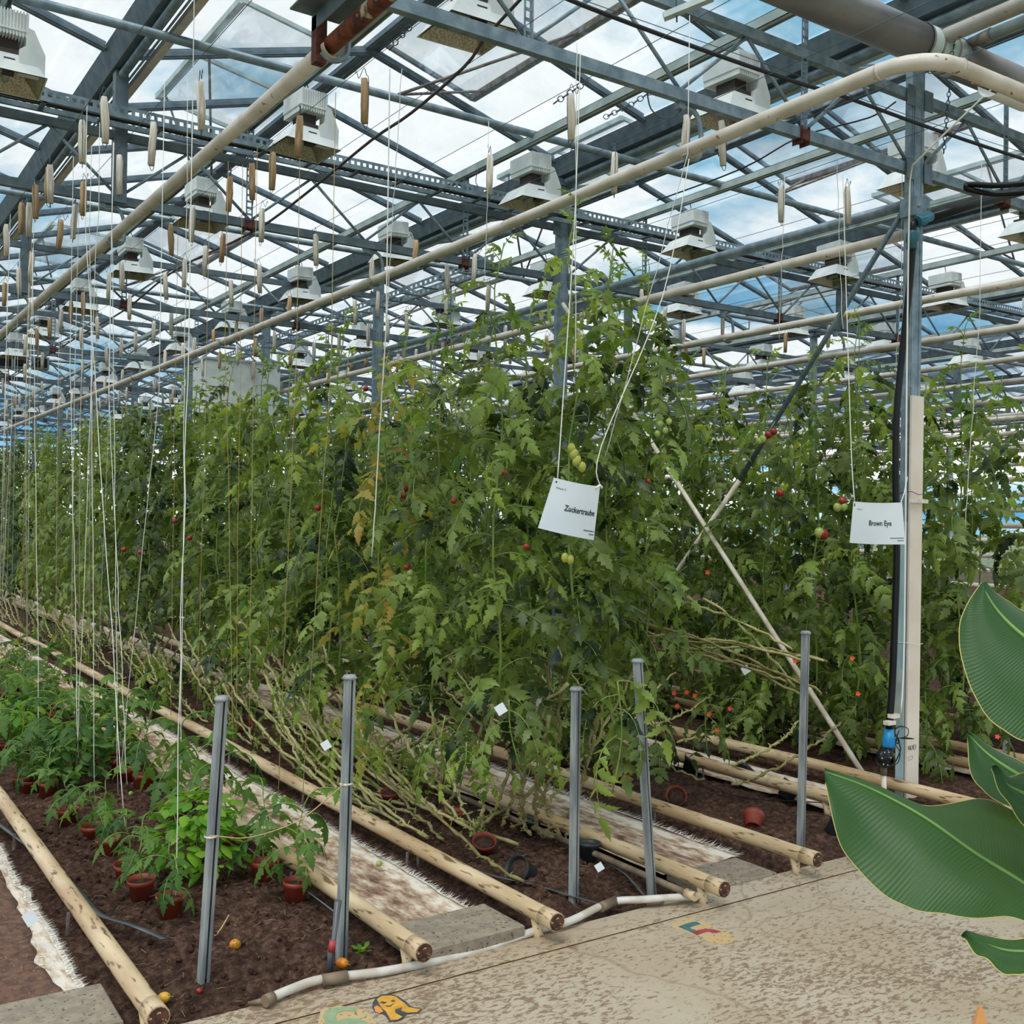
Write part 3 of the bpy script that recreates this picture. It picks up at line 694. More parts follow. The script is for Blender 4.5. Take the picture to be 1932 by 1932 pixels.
# ---- roof vents: frames hinged at the ridge, with push rods
def vent(g, s, y0, y1, lift, label, group=None, rod=True):
    """g gutter x, s slope direction (+1 rises toward +x). Covers upper half of the slope."""
    rx = g + s * 2.0; t = thing('roof_vent', label, 'vent', (rx, (y0 + y1) / 2, RIDGE), group)
    L = 1.0; ang = math.atan2(RIDGE - EAVE, 1.8) * (-1) + lift
    dx, dz = -s * math.cos(ang) * L, math.sin(ang) * L
    def P(u, y): return V((rx + dx * u, y, RIDGE + 0.05 + dz * u))
    fm = galvd if lift < 0.1 else galvl
    MB().bar(P(1, y0), P(1, y1), 0.06, 0.05).build('bottom_rail', brownsteel if lift < 0.1 else galvl, t)
    for yy in (y0, (y0 + y1) / 2, y1): MB().bar(P(0, yy), P(1, yy), 0.03, 0.035).build('frame_bar', fm, t)
    mb = MB(); mb.bar(P(0.02, (y0 + y1) / 2), P(0.97, (y0 + y1) / 2), (y1 - y0) - 0.04, 0.004); mb.build('glass', glass, t)
    if rod:
        yd = min([6.88, 11.05, 14.8, 18.6, 22.4], key=lambda q: abs(q - (y0 + y1) / 2))
        for yy in (y0 + 0.35 * (y1 - y0), y1 - 0.2):
            MB().tube([(rx - 0.3, yd, 4.83), P(1, yy)], 0.012, 6).build('push_rod', brownsteel, t)
    return t
vent(5.9, -1, 5.5, 7.9, 0.03, 'closed roof vent with brown bottom rail right of the first ridge')
vent(1.9, 1, 8.3, 10.7, 0.50, 'raised roof vent seen through the glass near the left gutter')
vent(5.9, 1, 8.3, 10.6, 0.45, 'raised roof vent behind the gutter above the middle lamps')
vent(9.9, -1, 5.5, 7.8, 0.02, 'closed brown-railed roof vent left of the painted column')
for (g, s, ya, lf) in ((5.9, -1, 13.2, 0.02), (5.9, -1, 20.6, 0.02), (1.9, 1, 15.8, 0.4), (9.9, -1, 13.2, 0.03), (9.9, 1, 6.0, 0.4), (13.9, -1, 9.0, 0.02), (13.9, 1, 12, 0.4)):
    vent(g, s, ya, ya + 2.3, lf, 'roof vent further down the house', 'far roof vents')

# ---- lamp rails and grow lamps
RAILX = [0.98, 2.87, 4.83, 6.9, 8.85, 10.9, 12.85, 14.9, 16.9]
def lamp_proto():
    t = thing('grow_lamp', 'white grow lamp with finned ballast and pyramid reflector', 'lamp', (0, 0, 0))
    # ballast: ribbed box, long axis along y
    mb = MB(); mb.bb((-0.088, -0.145, 0.058), (0.088, 0.145, 0.186))
    for i in range(11):
        x = -0.085 + 0.017 * i; mb.bb((x - 0.004, -0.151, 0.048), (x + 0.004, 0.151, 0.197))
    mb.bb((-0.096, -0.152, 0.085), (-0.088, 0.152, 0.19)); mb.bb((0.088, -0.152, 0.085), (0.096, 0.152, 0.19))
    mb.bb((-0.098, -0.156, 0.078), (0.098, -0.150, 0.090))
    mb.build('ballast', white_l, t)
    # faceted neck joining ballast and reflector on +x side
    mb = MB(); out = [(0.085, 0.11), (0.085, 0.0), (0.05, -0.03), (0.05, -0.15), (0.19, -0.15), (0.19, -0.035), (0.125, 0.10)]
    n = len(out); y0, y1 = -0.155, -0.06
    mb.add([(p[0], y0, p[1]) for p in out] + [(p[0], y1, p[1]) for p in out], [list(range(n)), [i + n for i in reversed(range(n))]] + [(i, i + n, (i+1) % n + n, (i+1) % n) for i in range(n)])
    mb.build('neck', white_l, t)
    # reflector hood with flared skirt
    def ring(hx, hy, z): return [V((-hx, -hy, z)), V((hx, -hy, z)), V((hx, hy, z)), V((-hx, hy, z))]
    mb = MB(); a, b, c = ring(0.10, 0.115, -0.048), ring(0.125, 0.135, -0.062), ring(0.195, 0.18, -0.175)
    mb.add(a + b + c, [(0, 1, 2, 3)] + [(r*4+i, r*4+4+i, r*4+4+(i+1)%4, r*4+(i+1)%4) for r in range(2) for i in range(4)])
    d = ring(0.203, 0.188, -0.177); mb.add(c + d, [(i, i + 4, (i+1)%4 + 4, (i+1)%4) for i in range(4)])
    r_ = mb.build('reflector', white_l, t)
    mb = MB(); a, c = ring(0.09, 0.105, -0.06), ring(0.19, 0.175, -0.178)
    mb.add(a + c, [(3, 2, 1, 0)] + [(i, (i+1)%4, (i+1)%4 + 4, i + 4) for i in range(4)]); mb.build('inner_reflector', hammered, r_, label='hammered metal inside of the reflector')
    mb = MB(); mb.bb((-0.03, -0.15, -0.172), (0.03, -0.08, -0.09)); mb.build('socket_shield', dusty, t)
    mb = MB(); mb.tube([(0, -0.09, -0.13), (0, 0.09, -0.13)], 0.02, 8); mb.build('bulb', galvl, t)
    mb = MB(); mb.bb((-0.085, -0.12, -0.05), (0.085, 0.11, -0.025)); mb.bb((-0.05, -0.08, -0.03), (0.05, 0.08, 0.06)); mb.build('dark_gap_plate', dusty, t)
    mb = MB(); mb.tube([(0.02, 0, 0.2), (0.025, 0.01, 0.25), (0.0, 0, 0.30), (-0.015, 0, 0.33)], 0.004, 5); mb.build('hook', wire_m, t)
    return t
lamp0 = lamp_proto(); first_lamp = True
LY = {0.98: [4.7, 6.84], 2.87: [4.72, 6.87, 9.15, 11.5], 4.83: [4.75, 6.95, 9.3, 11.6], 6.9: [4.9, 7.3, 9.6, 11.9], 8.85: [5.1, 7.2, 9.5, 11.9]}
LBL = {(2.87, 0): 'grow lamp cut by the top edge above the nearest truss', (2.87, 1): 'grow lamp just right of the rust-ended overhead pipe, above the cable tray', (2.87, 2): 'second grow lamp down the left lamp rail, below the cable tray',
       (4.83, 0): 'grow lamp behind the nearest truss above the hooked pipe hanger', (4.83, 1): 'grow lamp over the centre between overhead pipe and cable tray', (4.83, 2): 'grow lamp beyond the tray left of the middle column',
       (6.9, 0): 'grow lamp half hidden behind the painted column head', (6.9, 1): 'grow lamp above the right tomato tops left of the diagonal brace', (8.85, 1): 'grow lamp between the two overhead pipes left of the painted column', (0.98, 1): 'grow lamp cut by the left edge at the top'}
for X in RAILX:
    t = thing('lamp_rail', {0.98: 'pale channel rail at the far left', 2.87: 'pale lamp rail running beside the left overhead pipe', 4.83: 'pale lamp rail carrying the middle lamps'}.get(X, 'pale lamp rail over the right beds'), 'rail', (X, 2, 4.76), None if X < 5 else 'lamp rails over the right beds')
    mb = MB(); mb.bb((X - 0.035, 1.0, 4.735), (X - 0.031, YEND - 1, 4.80)); mb.bb((X - 0.035, 1.0, 4.796), (X + 0.03, YEND - 1, 4.80)); mb.bb((X + 0.026, 1.0, 4.735), (X + 0.03, YEND - 1, 4.80)); mb.bb((X - 0.035, 1.0, 4.735), (X + 0.0, YEND - 1, 4.739)); mb.build('channel', galvl, t)
    ys = list(LY.get(X, [5.0, 7.3, 9.6, 11.9]))
    while ys[-1] < 34: ys.append(ys[-1] + 2.35)
    for i, y in enumerate(ys):
        if X > 11 and y > 26: continue
        loc = (X + R(-.01, .01), y, 4.44)
        if first_lamp: c = lamp0; c.location = loc; first_lamp = False
        else: c = copy_tree(lamp0, None, loc)
        c.rotation_euler = (R(-.03, .03), R(-.03, .03), R(-.06, .06))
        if (X, i) in LBL: c['label'] = LBL[(X, i)]
        elif y < 26: c['label'] = 'grow lamp, %s down the rail that is %s from the left' % (nth(i), nth(RAILX.index(X)))
        else: c['label'] = 'tiny distant grow lamp near the far end of the house'; c['group'] = 'distant grow lamps'
# perforated straps from rail to truss
def strap_proto():
    t = thing('hanger_strap', 'slotted steel strap', 'strap', (0, 0, 0))
    mb = MB(); h = 0.74; w = 0.022
    for s in (-1, 1): mb.bb((s * w - 0.005, -0.002, 0), (s * w + 0.005, 0.002, h))
    for i in range(16): z = h * i / 15; mb.bb((-w, -0.002, z - 0.008), (w, 0.002, z + 0.008))
    mb.bb((w + 0.004, 0, 0), (w + 0.007, 0.03, h)); mb.build('slotted_strip', galv, t)
    mb = MB(); mb.bb((-0.034, -0.015, -0.065), (0.034, 0.055, -0.058)); mb.bb((-0.034, -0.018, -0.085), (-0.029, 0.058, 0.02)); mb.bb((0.029, -0.018, -0.085), (0.034, 0.058, 0.02)); mb.bb((-0.034, -0.018, -0.06), (0.034, -0.013, 0.0)); mb.build('rust_clamp', rustb, t, label='rust red clamp')
    return t
st0 = strap_proto(); fs_ = True
for k, y in enumerate(YT[:7]):
    for X in RAILX[:6]:
        loc = (X, y - 0.02, 4.02)
        if fs_: c = st0; c.location = loc; fs_ = False
        else: c = copy_tree(st0, None, loc)
        nm = {(1, 2.87): 'slotted strap with red clamp below the grow lamp beside the left pipe', (0, 4.83): 'slotted strap with rust red clamp left of the painted column', (0, 2.87): 'slotted strap rising off the nearest truss at the top edge', (1, 4.83): 'slotted strap with red clamp left of the middle column'}.get((k, X))
        c['label'] = nm or 'slotted strap tying a lamp rail to a truss further down'
        if not nm: c['label'] = 'slotted lamp-rail strap on the %s truss, %s rail from the left' % (nth(k), nth(RAILX.index(X)))
        if (k, X) == (0, 2.87):
            for q in list(c.children):
                if q.name.startswith('rust_clamp'): bpy.data.objects.remove(q)

# ---- overhead heating pipes
def over_pipe(x, y0, y1, z, label, m=cream, r=0.036):
    t = thing('overhead_pipe', label, 'pipe', (x, y0, z)); 
    pts = [(x, y0 + (y1 - y0) * i / 20, z) for i in range(21)]
    MB().tube(pts, r, 14).build('pipe_run', m, t); return t
op = over_pipe(1.87, 4.30, 40, 3.745, 'cream overhead pipe running down-left from the rusty bracket')
MB().tube([(1.87, 2.4, 3.76), (1.87, 4.30, 3.745)], 0.037, 14).build('rusty_section', rust, op, label='rusted end section')
bt = thing('overhead_beam', 'dark steel angle beam above the rusted pipe end at the top', 'beam', (1.8, 3.3, 3.86))
mb = MB(); mb.bb((1.70, 2.4, 3.87), (1.93, 4.25, 3.878)); mb.bb((1.80, 2.4, 3.80), (1.808, 4.25, 3.96)); mb.build('angle_section', galvd, bt)
mb = MB(); mb.bb((1.80, 4.20, 3.66), (1.85, 4.25, 3.86)); mb.build('end_bracket', rustb, bt)
# middle pipe with elbow
t = thing('overhead_pipe', 'cream overhead pipe with rust spots bending right at the top right', 'pipe', (3.97, 2.75, 3.72))
el = [(3.97, 36, 3.71), (3.97, 20, 3.71), (3.97, 12, 3.715), (3.97, 8, 3.72), (3.97, 5, 3.735), (3.97, 3.1, 3.74)]
for i in range(7):
    a = i / 6 * PI / 2; el.append((3.97 + 0.22 * (1 - math.cos(a)), 2.98 - 0.22 * math.sin(a), 3.74))
el += [(4.5, 2.755, 3.74), (5.5, 2.755, 3.735), (7.5, 2.755, 3.73)]
MB().tube(el, 0.036, 16).build('pipe_run', cream, t)
for a, b in (((3.97, 3.0, 3.74), (3.97, 2.985, 3.74)), ((4.2, 2.757, 3.74), (4.215, 2.757, 3.74))): MB().tube([a, b], 0.0385, 14).build('weld_ring', cream, t)
over_pipe(6.0, 4.28, 30, 3.83, 'grey upper pipe starting at the painted column', galv, 0.036)
over_pipe(6.0, 4.30, 30, 3.635, 'cream overhead pipe under the grey one, starting behind the painted column')
for i, X in enumerate([8.1, 9.9, 11.7, 13.4, 15.3, 17.3, 19.3, 21.3, 23.3, 25.3]):
    t = over_pipe(X, 4.3, 34, 3.70, 'cream overhead pipe right of the painted column, first of the far set' if i == 0 else 'cream overhead heating pipe over the far right beds')
    if i: t['label'] = 'cream overhead pipe right of the column, %s of the far set' % nth(i)
# cream pipe and grey pipe under the right gutter near the camera
t = thing('overhead_pipe', 'thick cream pipe under the gutter in the top right corner', 'pipe', (5.75, 2, 4.7)); MB().tube([(5.74, -1, 4.71), (5.74, 2, 4.71), (5.74, 4.02, 4.70)], 0.048, 14).build('pipe_run', cream, t)
t = thing('overhead_pipe', 'grey capped pipe beside the cream one in the top right corner', 'pipe', (5.95, 2, 4.72)); MB().tube([(5.98, -1, 4.73), (5.98, 3.75, 4.72)], 0.038, 12).build('pipe_run', galvl, t); MB().tube([(5.98, 3.70, 4.72), (5.98, 3.86, 4.72)], [0.043, 0.03], 12).build('end_cap', brownsteel, t)
# hooked hangers
def jhook_proto():
    t = thing('pipe_hanger', 'steel hook hanger', 'hanger', (0, 0, 0))
    mb = MB(); pts = smooth_path([(-0.08, 0, 0.22), (0.0, 0, 0.22), (0.05, 0, 0.19), (0.075, 0, 0.12), (0.078, 0, 0.02), (0.06, 0, -0.03), (0.0, 0, -0.055), (-0.045, 0, -0.03)], 4)
    mb.tube(pts, 0.014, 8); mb.build('hook_bar', galv, t)
    mb = MB(); mb.bb((-0.10, -0.02, 0.20), (-0.06, 0.02, 0.27)); mb.build('mount_plate', galv, t)
    mb = MB(); mb.grid(lambda u, v: (0.05 * math.cos(PI + PI * u), -0.035 + 0.07 * v, 0.05 * math.sin(PI + PI * u) - 0.002), 10, 1); mb.build('saddle', whitepole, t)
    return t
jh = jhook_proto(); fj = True
for k, y in enumerate(YT[:8]):
    for X in (1.87, 3.97, 8.1, 9.9):
        loc = (X, y + 0.02, 3.735 if X < 5 else 3.70)
        if fj: c = jh; c.location = loc; fj = False
        else: c = copy_tree(jh, None, loc)
        nm = {(0, 3.97): 'hook hanger holding the rust-spotted overhead pipe', (0, 1.87): 'round hanger beside the rusted pipe end', (1, 1.87): 'hook hanger on the left pipe at the tray truss'}.get((k, X))
        c['label'] = nm or 'hook hanger under a truss further down'
        if not nm: c['label'] = 'hook hanger at the %s truss, %s overhead pipe from the left' % (nth(k), nth([1.87, 3.97, 8.1, 9.9].index(X)))
# big grey duct across
t = thing('duct', 'thick grey plastic duct crossing the top right', 'duct', (4, 3.9, 4.65))
MB().tube([(3.95, 3.95, 4.66), (5.62, 3.95, 4.66)], 0.115, 28).build('duct_run', duct_m, t)
MB().tube([(5.95, 3.95, 4.66), (12, 3.95, 4.66)], 0.115, 28).build('duct_run', duct_m, t)
MB().tube([(5.60, 3.95, 4.66), (5.97, 3.95, 4.66)], 0.119, 28).build('sleeve', galvl, t, label='pale joint sleeve')
for x in (5.60, 5.70, 5.86, 5.96): MB().tube([(x, 3.95, 4.66), (x + 0.012, 3.95, 4.66)], 0.123, 28).build('joint_ring', duct_m, t)
mb = MB(); mb.tube([(3.93, 3.95, 4.66), (3.96, 3.95, 4.66)], 0.119, 24); mb.build('end_ring', galvl, t)
# chain round the sleeve
def chain(pts, link, r, name, label, m=wire_m):
    t = thing(name, label, 'chain', pts[0]); d = 0; k = 0
    for a, b in zip(pts[:-1], pts[1:]):
        a, b = V(a), V(b); L = (b - a).length; n = max(1, int(L / (link * 0.75)))
        for i in range(n):
            c = a.lerp(b, (i + 0.5) / n); dr = (b - a).normalized(); sd_ = dr.orthogonal().normalized()
            if k % 2: sd_ = dr.cross(sd_)
            ring = [c + dr * (link / 2) * math.cos(q) + sd_ * (link / 3.2) * math.sin(q) for q in [2 * PI * j / 8 for j in range(9)]]
            MB().tube(ring, r, 4, caps=False).build('chain_link', m, t); k += 1
    return t
ch = [(5.78, 3.95 + 0.128 * math.cos(a), 4.66 + 0.128 * math.sin(a)) for a in [PI * (0.35 + 1.3 * i / 12) for i in range(13)]]
chain(ch, 0.035, 0.003, 'hanging_chain', 'small dark chain wrapped round the duct sleeve')
chain([(6.0, 4.0, 4.5), (6.02, 4.05, 4.1)], 0.035, 0.003, 'hanging_chain', 'chain dangling below the duct behind the column head')
# white channel bracket at duct end, with threaded rods
t = thing('mounting_channel', 'white channel bar crossing the top at the duct end', 'bracket', (3.6, 4.0, 4.5))
MB().bar(at(1252, 32, 5.5), at(1345, -6, 5.45), 0.05, 0.03).build('channel', galvl, t)
MB().bar(at(1277, 42, 5.5), at(1275, -30, 5.5), 0.006).build('threaded_rod', wire_m, t)
# white ceiling fitting right edge
t = thing('pipe_clamp', 'white plastic cupped pipe saddle at the right edge under the bent pipe', 'bracket', at(1900, 170, 5.3))
p0 = at(1850, 160, 5.3)
mb = MB(); 
c = at(1905, 168, 5.35)
mb.grid(lambda u, v: c + V((1, 0, 0)) * (-0.16 + 0.32 * v) + V((0, 0, 1)) * (-0.075 * math.sin(PI * u)) + V((0, 1, 0)) * (0.075 * math.cos(PI * u)), 12, 4); mb.build('saddle', white_l, t)
MB().bar(c + V((-.2, .07, .03)), c + V((.3, .07, .09)), 0.03, 0.05).build('wood_strip', wood, t)

# ---- cable tray (perforated side rails, rungs, cables)
def slotted_rail(x0, x1, y, z0, z1, t, pitch=0.052):
    """C rail with a row of real slots; first part detailed, made of bars around the holes"""
    mb = MB(); h = z1 - z0; zc = (z0 + z1) / 2 + h * 0.08; s = 0.014
    mb.bb((x0, y - 0.0015, z0), (x1, y + 0.0015, zc - s)); mb.bb((x0, y - 0.0015, zc + s), (x1, y + 0.0015, z1))
    mb.bb((x0, y, z0), (x1, y + 0.022, z0 + 0.003)); mb.bb((x0, y, z1 - 0.003), (x1, y + 0.022, z1))
    n = int((x1 - x0) / pitch)
    for i in range(n): x = x0 + i * pitch; mb.bb((x, y - 0.0015, zc - s), (x + pitch * 0.45, y + 0.0015, zc + s))
    return mb.build('side_rail', galv, t)
t = thing('cable_tray', 'perforated steel cable tray crossing the whole house', 'tray', (0, 7.75, 4.5))
slotted_rail(0.4, 13.6, 7.66, 4.50, 4.585, t); slotted_rail(0.4, 13.6, 7.86, 4.50, 4.585, t)
for i in range(34):
    x = 0.55 + i * 0.39; MB().bb((x, 7.66, 4.50), (x + 0.03, 7.86, 4.512)).build('rung', galvd, t)
cb_ = thing('power_cables', 'black cables lying in the cable tray', 'cable', (0, 7.76, 4.52)); 
for i in range(3): MB().tube([(0.4 + j * 0.66, 7.72 + i * 0.035 + R(-.008, .008), 4.522) for j in range(21)], 0.009, 5).build('cable', blackr, cb_)
# tray along the house beside the middle gutter
t = thing('cable_tray', 'perforated cable tray running lengthwise behind the left-centre pipe', 'tray', (5.2, 9, 4.2))
for dx in (0, 0.2):
    mb = MB(); mb.bb((5.3 + dx, 8.2, 4.13), (5.304 + dx, 26, 4.15)); mb.bb((5.3 + dx, 8.2, 4.18), (5.304 + dx, 26, 4.2))
    for i in range(180): mb.bb((5.3 + dx, 8.2 + i * 0.1, 4.15), (5.304 + dx, 8.25 + i * 0.1, 4.18))
    mb.build('side_rail', galv, t)
mb = MB(); 
for i in range(45): mb.bb((5.3, 8.4 + i * 0.39, 4.13), (5.5, 8.43 + i * 0.39, 4.14))
mb.build('rungs', galvd, t, kind='stuff')

# ---- cables and wires
def cable(name, label, cat, pts, r, m, group=None, ties=0):
    t = tag(MB().tube(smooth_path(pts, 4), r, 6).build(name, m), label, cat, group); return t
cable('power_cable', 'black cable with ties crossing in front of the column head', 'cable', [onY(1000, -35, 4.02), onY(1100, 10, 4.02), onY(1300, 85, 4.02), onY(1493, 152, 4.02), onY(1600, 185, 4.02), onY(1751, 240, 4.02), onY(1925, 298, 4.02), (9, 4.02, 4.30)], 0.011, blackr)
cable('guy_wire', 'thin wire running just above the black cable', 'wire', [onY(1100, 0, 4.0), onY(1493, 138, 4.0), onY(1751, 230, 4.0), (9, 4.0, 4.33)], 0.002, wire_m)
cable('power_cable', 'dark sagging cable running down-left under the left lamps', 'cable', [onX(990, -10, 2.9), onX(917, 70, 2.9), onX(876, 126, 2.9), onX(776, 213, 2.9), onX(700, 265, 2.9), onX(590, 355, 2.9), onX(478, 437, 2.9), onX(330, 510, 2.9), onX(235, 585, 2.9), onX(140, 640, 2.9), (2.9, 22, 4.0)], 0.009, mat('brown_black_cable', '#3d3838', None, rough=0.6))
cable('power_cable', 'thin dark cable sagging from the column toward the middle pipe', 'cable', [onX(1240, 378, 5.0), onX(1400, 318, 5.0), onX(1510, 258, 5.2), onX(1640, 222, 5.5), onX(1690, 192, 5.7)], 0.005, blackr)
cable('power_cable', 'pale cord looping down beside the column', 'cord', [at(1890, 150, 5.6), at(1800, 235, 5.8), at(1735, 300, 6.0), at(1719, 325, 6.3), at(1715, 420, 6.35), at(1711, 700, 6.4), at(1706, 1200, 6.45), at(1700, 1345, 6.45)], 0.005, string_m)
WX = [1.33, 1.66, 2.38, 2.80, 3.40, 4.13, 4.75, 5.45, 6.3, 6.75, 7.5, 8.1, 9.0, 9.6]
for i, X in enumerate(WX):
    o = MB().tube([(X + R(-.01, .01), y, 4.045) for y in [1.0] + YT[:9]], 0.0022, 4).build('support_wire', wire_m)
    tag(o, {0: 'trellis wire over the potted seedlings, outer one', 1: 'trellis wire over the potted seedlings, inner one', 2: 'trellis wire holding the brown twine coils left of the first lamp'}.get(i, 'thin trellis wire along the house, %s from the left' % nth(i)), 'wire')
# twisted wire ends near the truss
chain([onX(1110, 152, 3.4), onX(1080, 172, 3.4), onX(1045, 195, 3.4)], 0.05, 0.003, 'wire_twist', 'twisted wire loops at the end of the centre trellis wire')
chain([onX(1240, 165, 4.13), onX(1195, 195, 4.13), onX(1140, 222, 4.13)], 0.05, 0.003, 'wire_twist', 'twisted wire loops hanging off the pale rail')
chain([onX(735, 95, 2.38), onX(750, 75, 2.38), onX(775, 50, 2.38)], 0.04, 0.003, 'wire_twist', 'twisted wire knot near the rusty beam')
cable('wire_loop', 'thin wire loop hanging below the pale rail at centre', 'wire', [onX(902, 320, 3.6), onX(898, 345, 3.6), onX(915, 365, 3.6), onX(920, 380, 3.6)], 0.003, wire_m)
cable('wire_loop', 'grey cable loop drooping under the nearest truss', 'wire', [onY(1221, 175, 4.2), onY(1228, 205, 4.2), onY(1248, 222, 4.2), onY(1270, 222, 4.2), onY(1285, 208, 4.2)], 0.004, wire_m)

# ---- twine bobbins
def bobbin_proto(m, L=0.25):
    t = thing('twine_bobbin', 'twine bobbin', 'twine', (0, 0, 0))
    mb = MB(); mb.tube([(0, 0, -0.05), (0.006, 0, -0.05 - L * 0.15), (0.002, 0, -0.05 - L * .6), (0.006, 0, -0.05 - L)], [0.016, 0.021, 0.021, 0.018], 8)
    for k in range(3): mb.tube([(0.014 * math.cos(k*2), 0.014 * math.sin(k*2), -0.05), (0.021 * math.cos(k*2+.4), 0.021 * math.sin(k*2+.4), -0.05 - L/2), (0.014 * math.cos(k*2), 0.014 * math.sin(k*2), -0.05 - L)], 0.004, 4)
    mb.build('wound_twine', m, t)
    mb = MB(); mb.tube(smooth_path([(-0.05, 0, -0.02), (-0.045, 0, 0.0), (-0.03, 0, -0.045), (-0.02, 0, -0.03), (0, 0, 0.008), (0.012, 0, -0.03), (0.025, 0, -0.06), (0.022, 0, -0.06 - L * .9), (0.01, 0, -0.06 - L * 1.08), (-0.005, 0, -0.05 - L)], 3), 0.002, 4); mb.build('wire_hook', wire_m, t)
    return t
bw = bobbin_proto(twine_m); bb_ = bobbin_proto(twine_b, 0.23); used = {'w': False, 'b': False}
def bobbin(kind, x, y, z=4.04, label=None, tilt=0.06):
    p = bw if kind == 'w' else bb_
    if not used[kind]: c = p; used[kind] = True
    else: c = copy_tree(p)
    c.location = (x, y, z); c.rotation_euler = (R(-tilt, tilt), R(-tilt, tilt), R(0, 6.28))
    if label: c['label'] = label
    else:
        c['label'] = 'small coil of twine on a wire hook further down the house'; c['group'] = 'distant twine coils'
    return c
for (x, y, k, lb) in ((377, 150, 'w', 'white twine coil hanging alone in front of the raised vent'), (290, 228, 'w', 'white twine coil over the cable tray, right of the gutter post'), (196, 180, 'w', 'white twine coil touching the left gutter post'), (155, 225, 'w', 'white twine coil left of the gutter post'),
        (94, 308, 'w', 'white twine coil against the left gutter below the tray'), (225, 290, 'w', 'white twine coil just under the tray beside the slim post'), (55, 380, 'w', 'white twine coil near the left edge by the second gutter post'), (158, 340, 'b', 'brown twine coil below the tray at left'),
        (475, 305, 'b', 'brown twine coil left of the slotted strap'), (515, 285, 'b', 'brown twine coil under the first lamp reflector edge'), (435, 330, 'b', 'brown twine coil above the second left lamp'), (567, 215, 'b', 'brown twine coil in front of the lamp reflector'), (687, 145, 'b', 'brown twine coil just below the rusty pipe end'),
        (1078, 175, 'w', 'greyish twine coil at the twisted wire end'), (925, 290, 'w', 'twine coil left of the centre lamp'), (1160, 285, 'w', 'slanting twine coil over the middle pipe'), (1295, 215, 'w', 'twine coil hanging at the hook hanger'), (1360, 225, 'w', 'twine coil hanging over the rusty spot of the pipe'),
        (1475, 348, 'w', 'pale twine coil above the right tomato tops, left of two'), (1598, 350, 'w', 'pale twine coil above the right tomato tops, right of two')):
    q = onZ(x, y, 4.0); bobbin(k, q.x, q.y, 4.04, lb)
for X in WX:
    y = 7.4 + R(0, .5)
    while y < 24:
        if random.random() < (0.75 if y < 14 else 0.5): bobbin(random.choice('wwb'), X, y)
        y += R(0.45, 0.85)

# ================================================================== STAKES, STRINGS
def stake(px0, py0, px1, py1, Y, label):
    b = onZ(px0, py0, 0.0); d = ray(px1, py1); tt = CAM + d * (b.y / d.y)
    t = thing('stake', label, 'stake', (b.x, b.y, 0)); b = V((b.x, b.y, -0.1))
    mb = MB(); ax = (tt - b).normalized(); w = 0.0155
    x = V((1, 0.25, 0)); x = (x - ax * x.dot(ax)).normalized(); yv = ax.cross(x)
    for o, s in (((-w) * x, 1), (w * x, 1)): mb.bar(b + o, tt + o, 0.004, 2 * w, yv)
    mb.bar(b + yv * w, tt + yv * w, 2 * w, 0.004, yv); 
    for s in (-1, 1): mb.bar(b + x * s * (w * 0.65) - yv * w, tt + x * s * (w * 0.65) - yv * w, w * 0.7, 0.003, yv)
    mb.build('post', oldpost, t)
    mb = MB(); mb.lathe([(0.0, 0.012), (0.022, 0.01), (0.030, 0.0), (0.028, -0.006), (0.02, -0.01)], tt, 10); mb.build('bent_top', oldpost, t)
    return t, b, tt
s1 = stake(380, 1862, 419, 1318, 0, 'tallest leaning zinc stake in front, between the two potted rows')
s2 = stake(643, 1812, 660, 1278, 0, 'zinc stake at the corner pipe beside the small grey riser')
s3 = stake(1082, 1706, 1087, 1300, 0, 'zinc stake under the hanging white sign, left of a pair')
s4 = stake(1233, 1686, 1203, 1247, 0, 'zinc stake leaning left under the drooping tomato leaf')
s5 = stake(1510, 1602, 1520, 1194, 0, 'zinc stake left of the painted column')
s6 = stake(1897, 1470, 1899, 1340, 0, 'grey stake behind the banana leaves')
t = thing('tie_string', 'jute string tied between the two front stakes', 'string', s1[2])
a = at(400, 1578, 3.78); b = at(652, 1478, 3.98)
MB().tube(smooth_path([at(392, 1577, 3.9), at(408, 1577, 3.83), at(470, 1580, 3.84), at(560, 1550, 3.9), at(625, 1500, 3.98), at(648, 1478, 4.03)], 4), 0.0022, 5).build('strand', twine_b, t)
for s_, (x, y) in ((s1, (398, 1577)), (s2, (653, 1478))):
    q = s_[1].lerp(s_[2], 0.5); d = ray(x, y); q = CAM + d * (q.y / d.y)
    MB().lathe([(0.024, -0.004), (0.026, 0), (0.024, 0.004)], q, 10).build('wrap', twine_m, t)
def vstring(xt, yt, xb, yb, X, m, label, group=None, r=0.0022, wob=0.004):
    a = onX(xt, yt, X); b = onX(xb, yb, X); pts = [(a.x, a.y, 4.04)] if a.z < 4.0 else []
    for i in range(15):
        u = i / 14; q = a.lerp(b, u); pts.append((q.x + R(-wob, wob), q.y + R(-wob, wob), q.z))
    return tag(MB().tube(pts, r, 5).build('hanging_string', m), label, 'string', group)
GS = 'white strings hanging over the potted seedlings'
LS = 'white string down to a potted seedling'
for _i, (xt, yt, xb, yb, X) in enumerate(sorted(((62, 500, 75, 1480, 1.33), (132, 640, 147, 1430, 1.45), (185, 400, 145, 1440, 1.45), (205, 740, 240, 1480, 1.6), (212, 430, 222, 1500, 1.6), (300, 735, 225, 1480, 1.6), (355, 640, 330, 1690, 1.34), (170, 430, 178, 1500, 1.5), (160, 420, 235, 1560, 1.33), (35, 560, 5, 1100, 1.6), (355, 150, 340, 1520, 1.8)))):
    vstring(xt, yt, xb, yb, X, string_m, LS + ', %s from the left at the top' % nth(_i), GS, 0.0021)
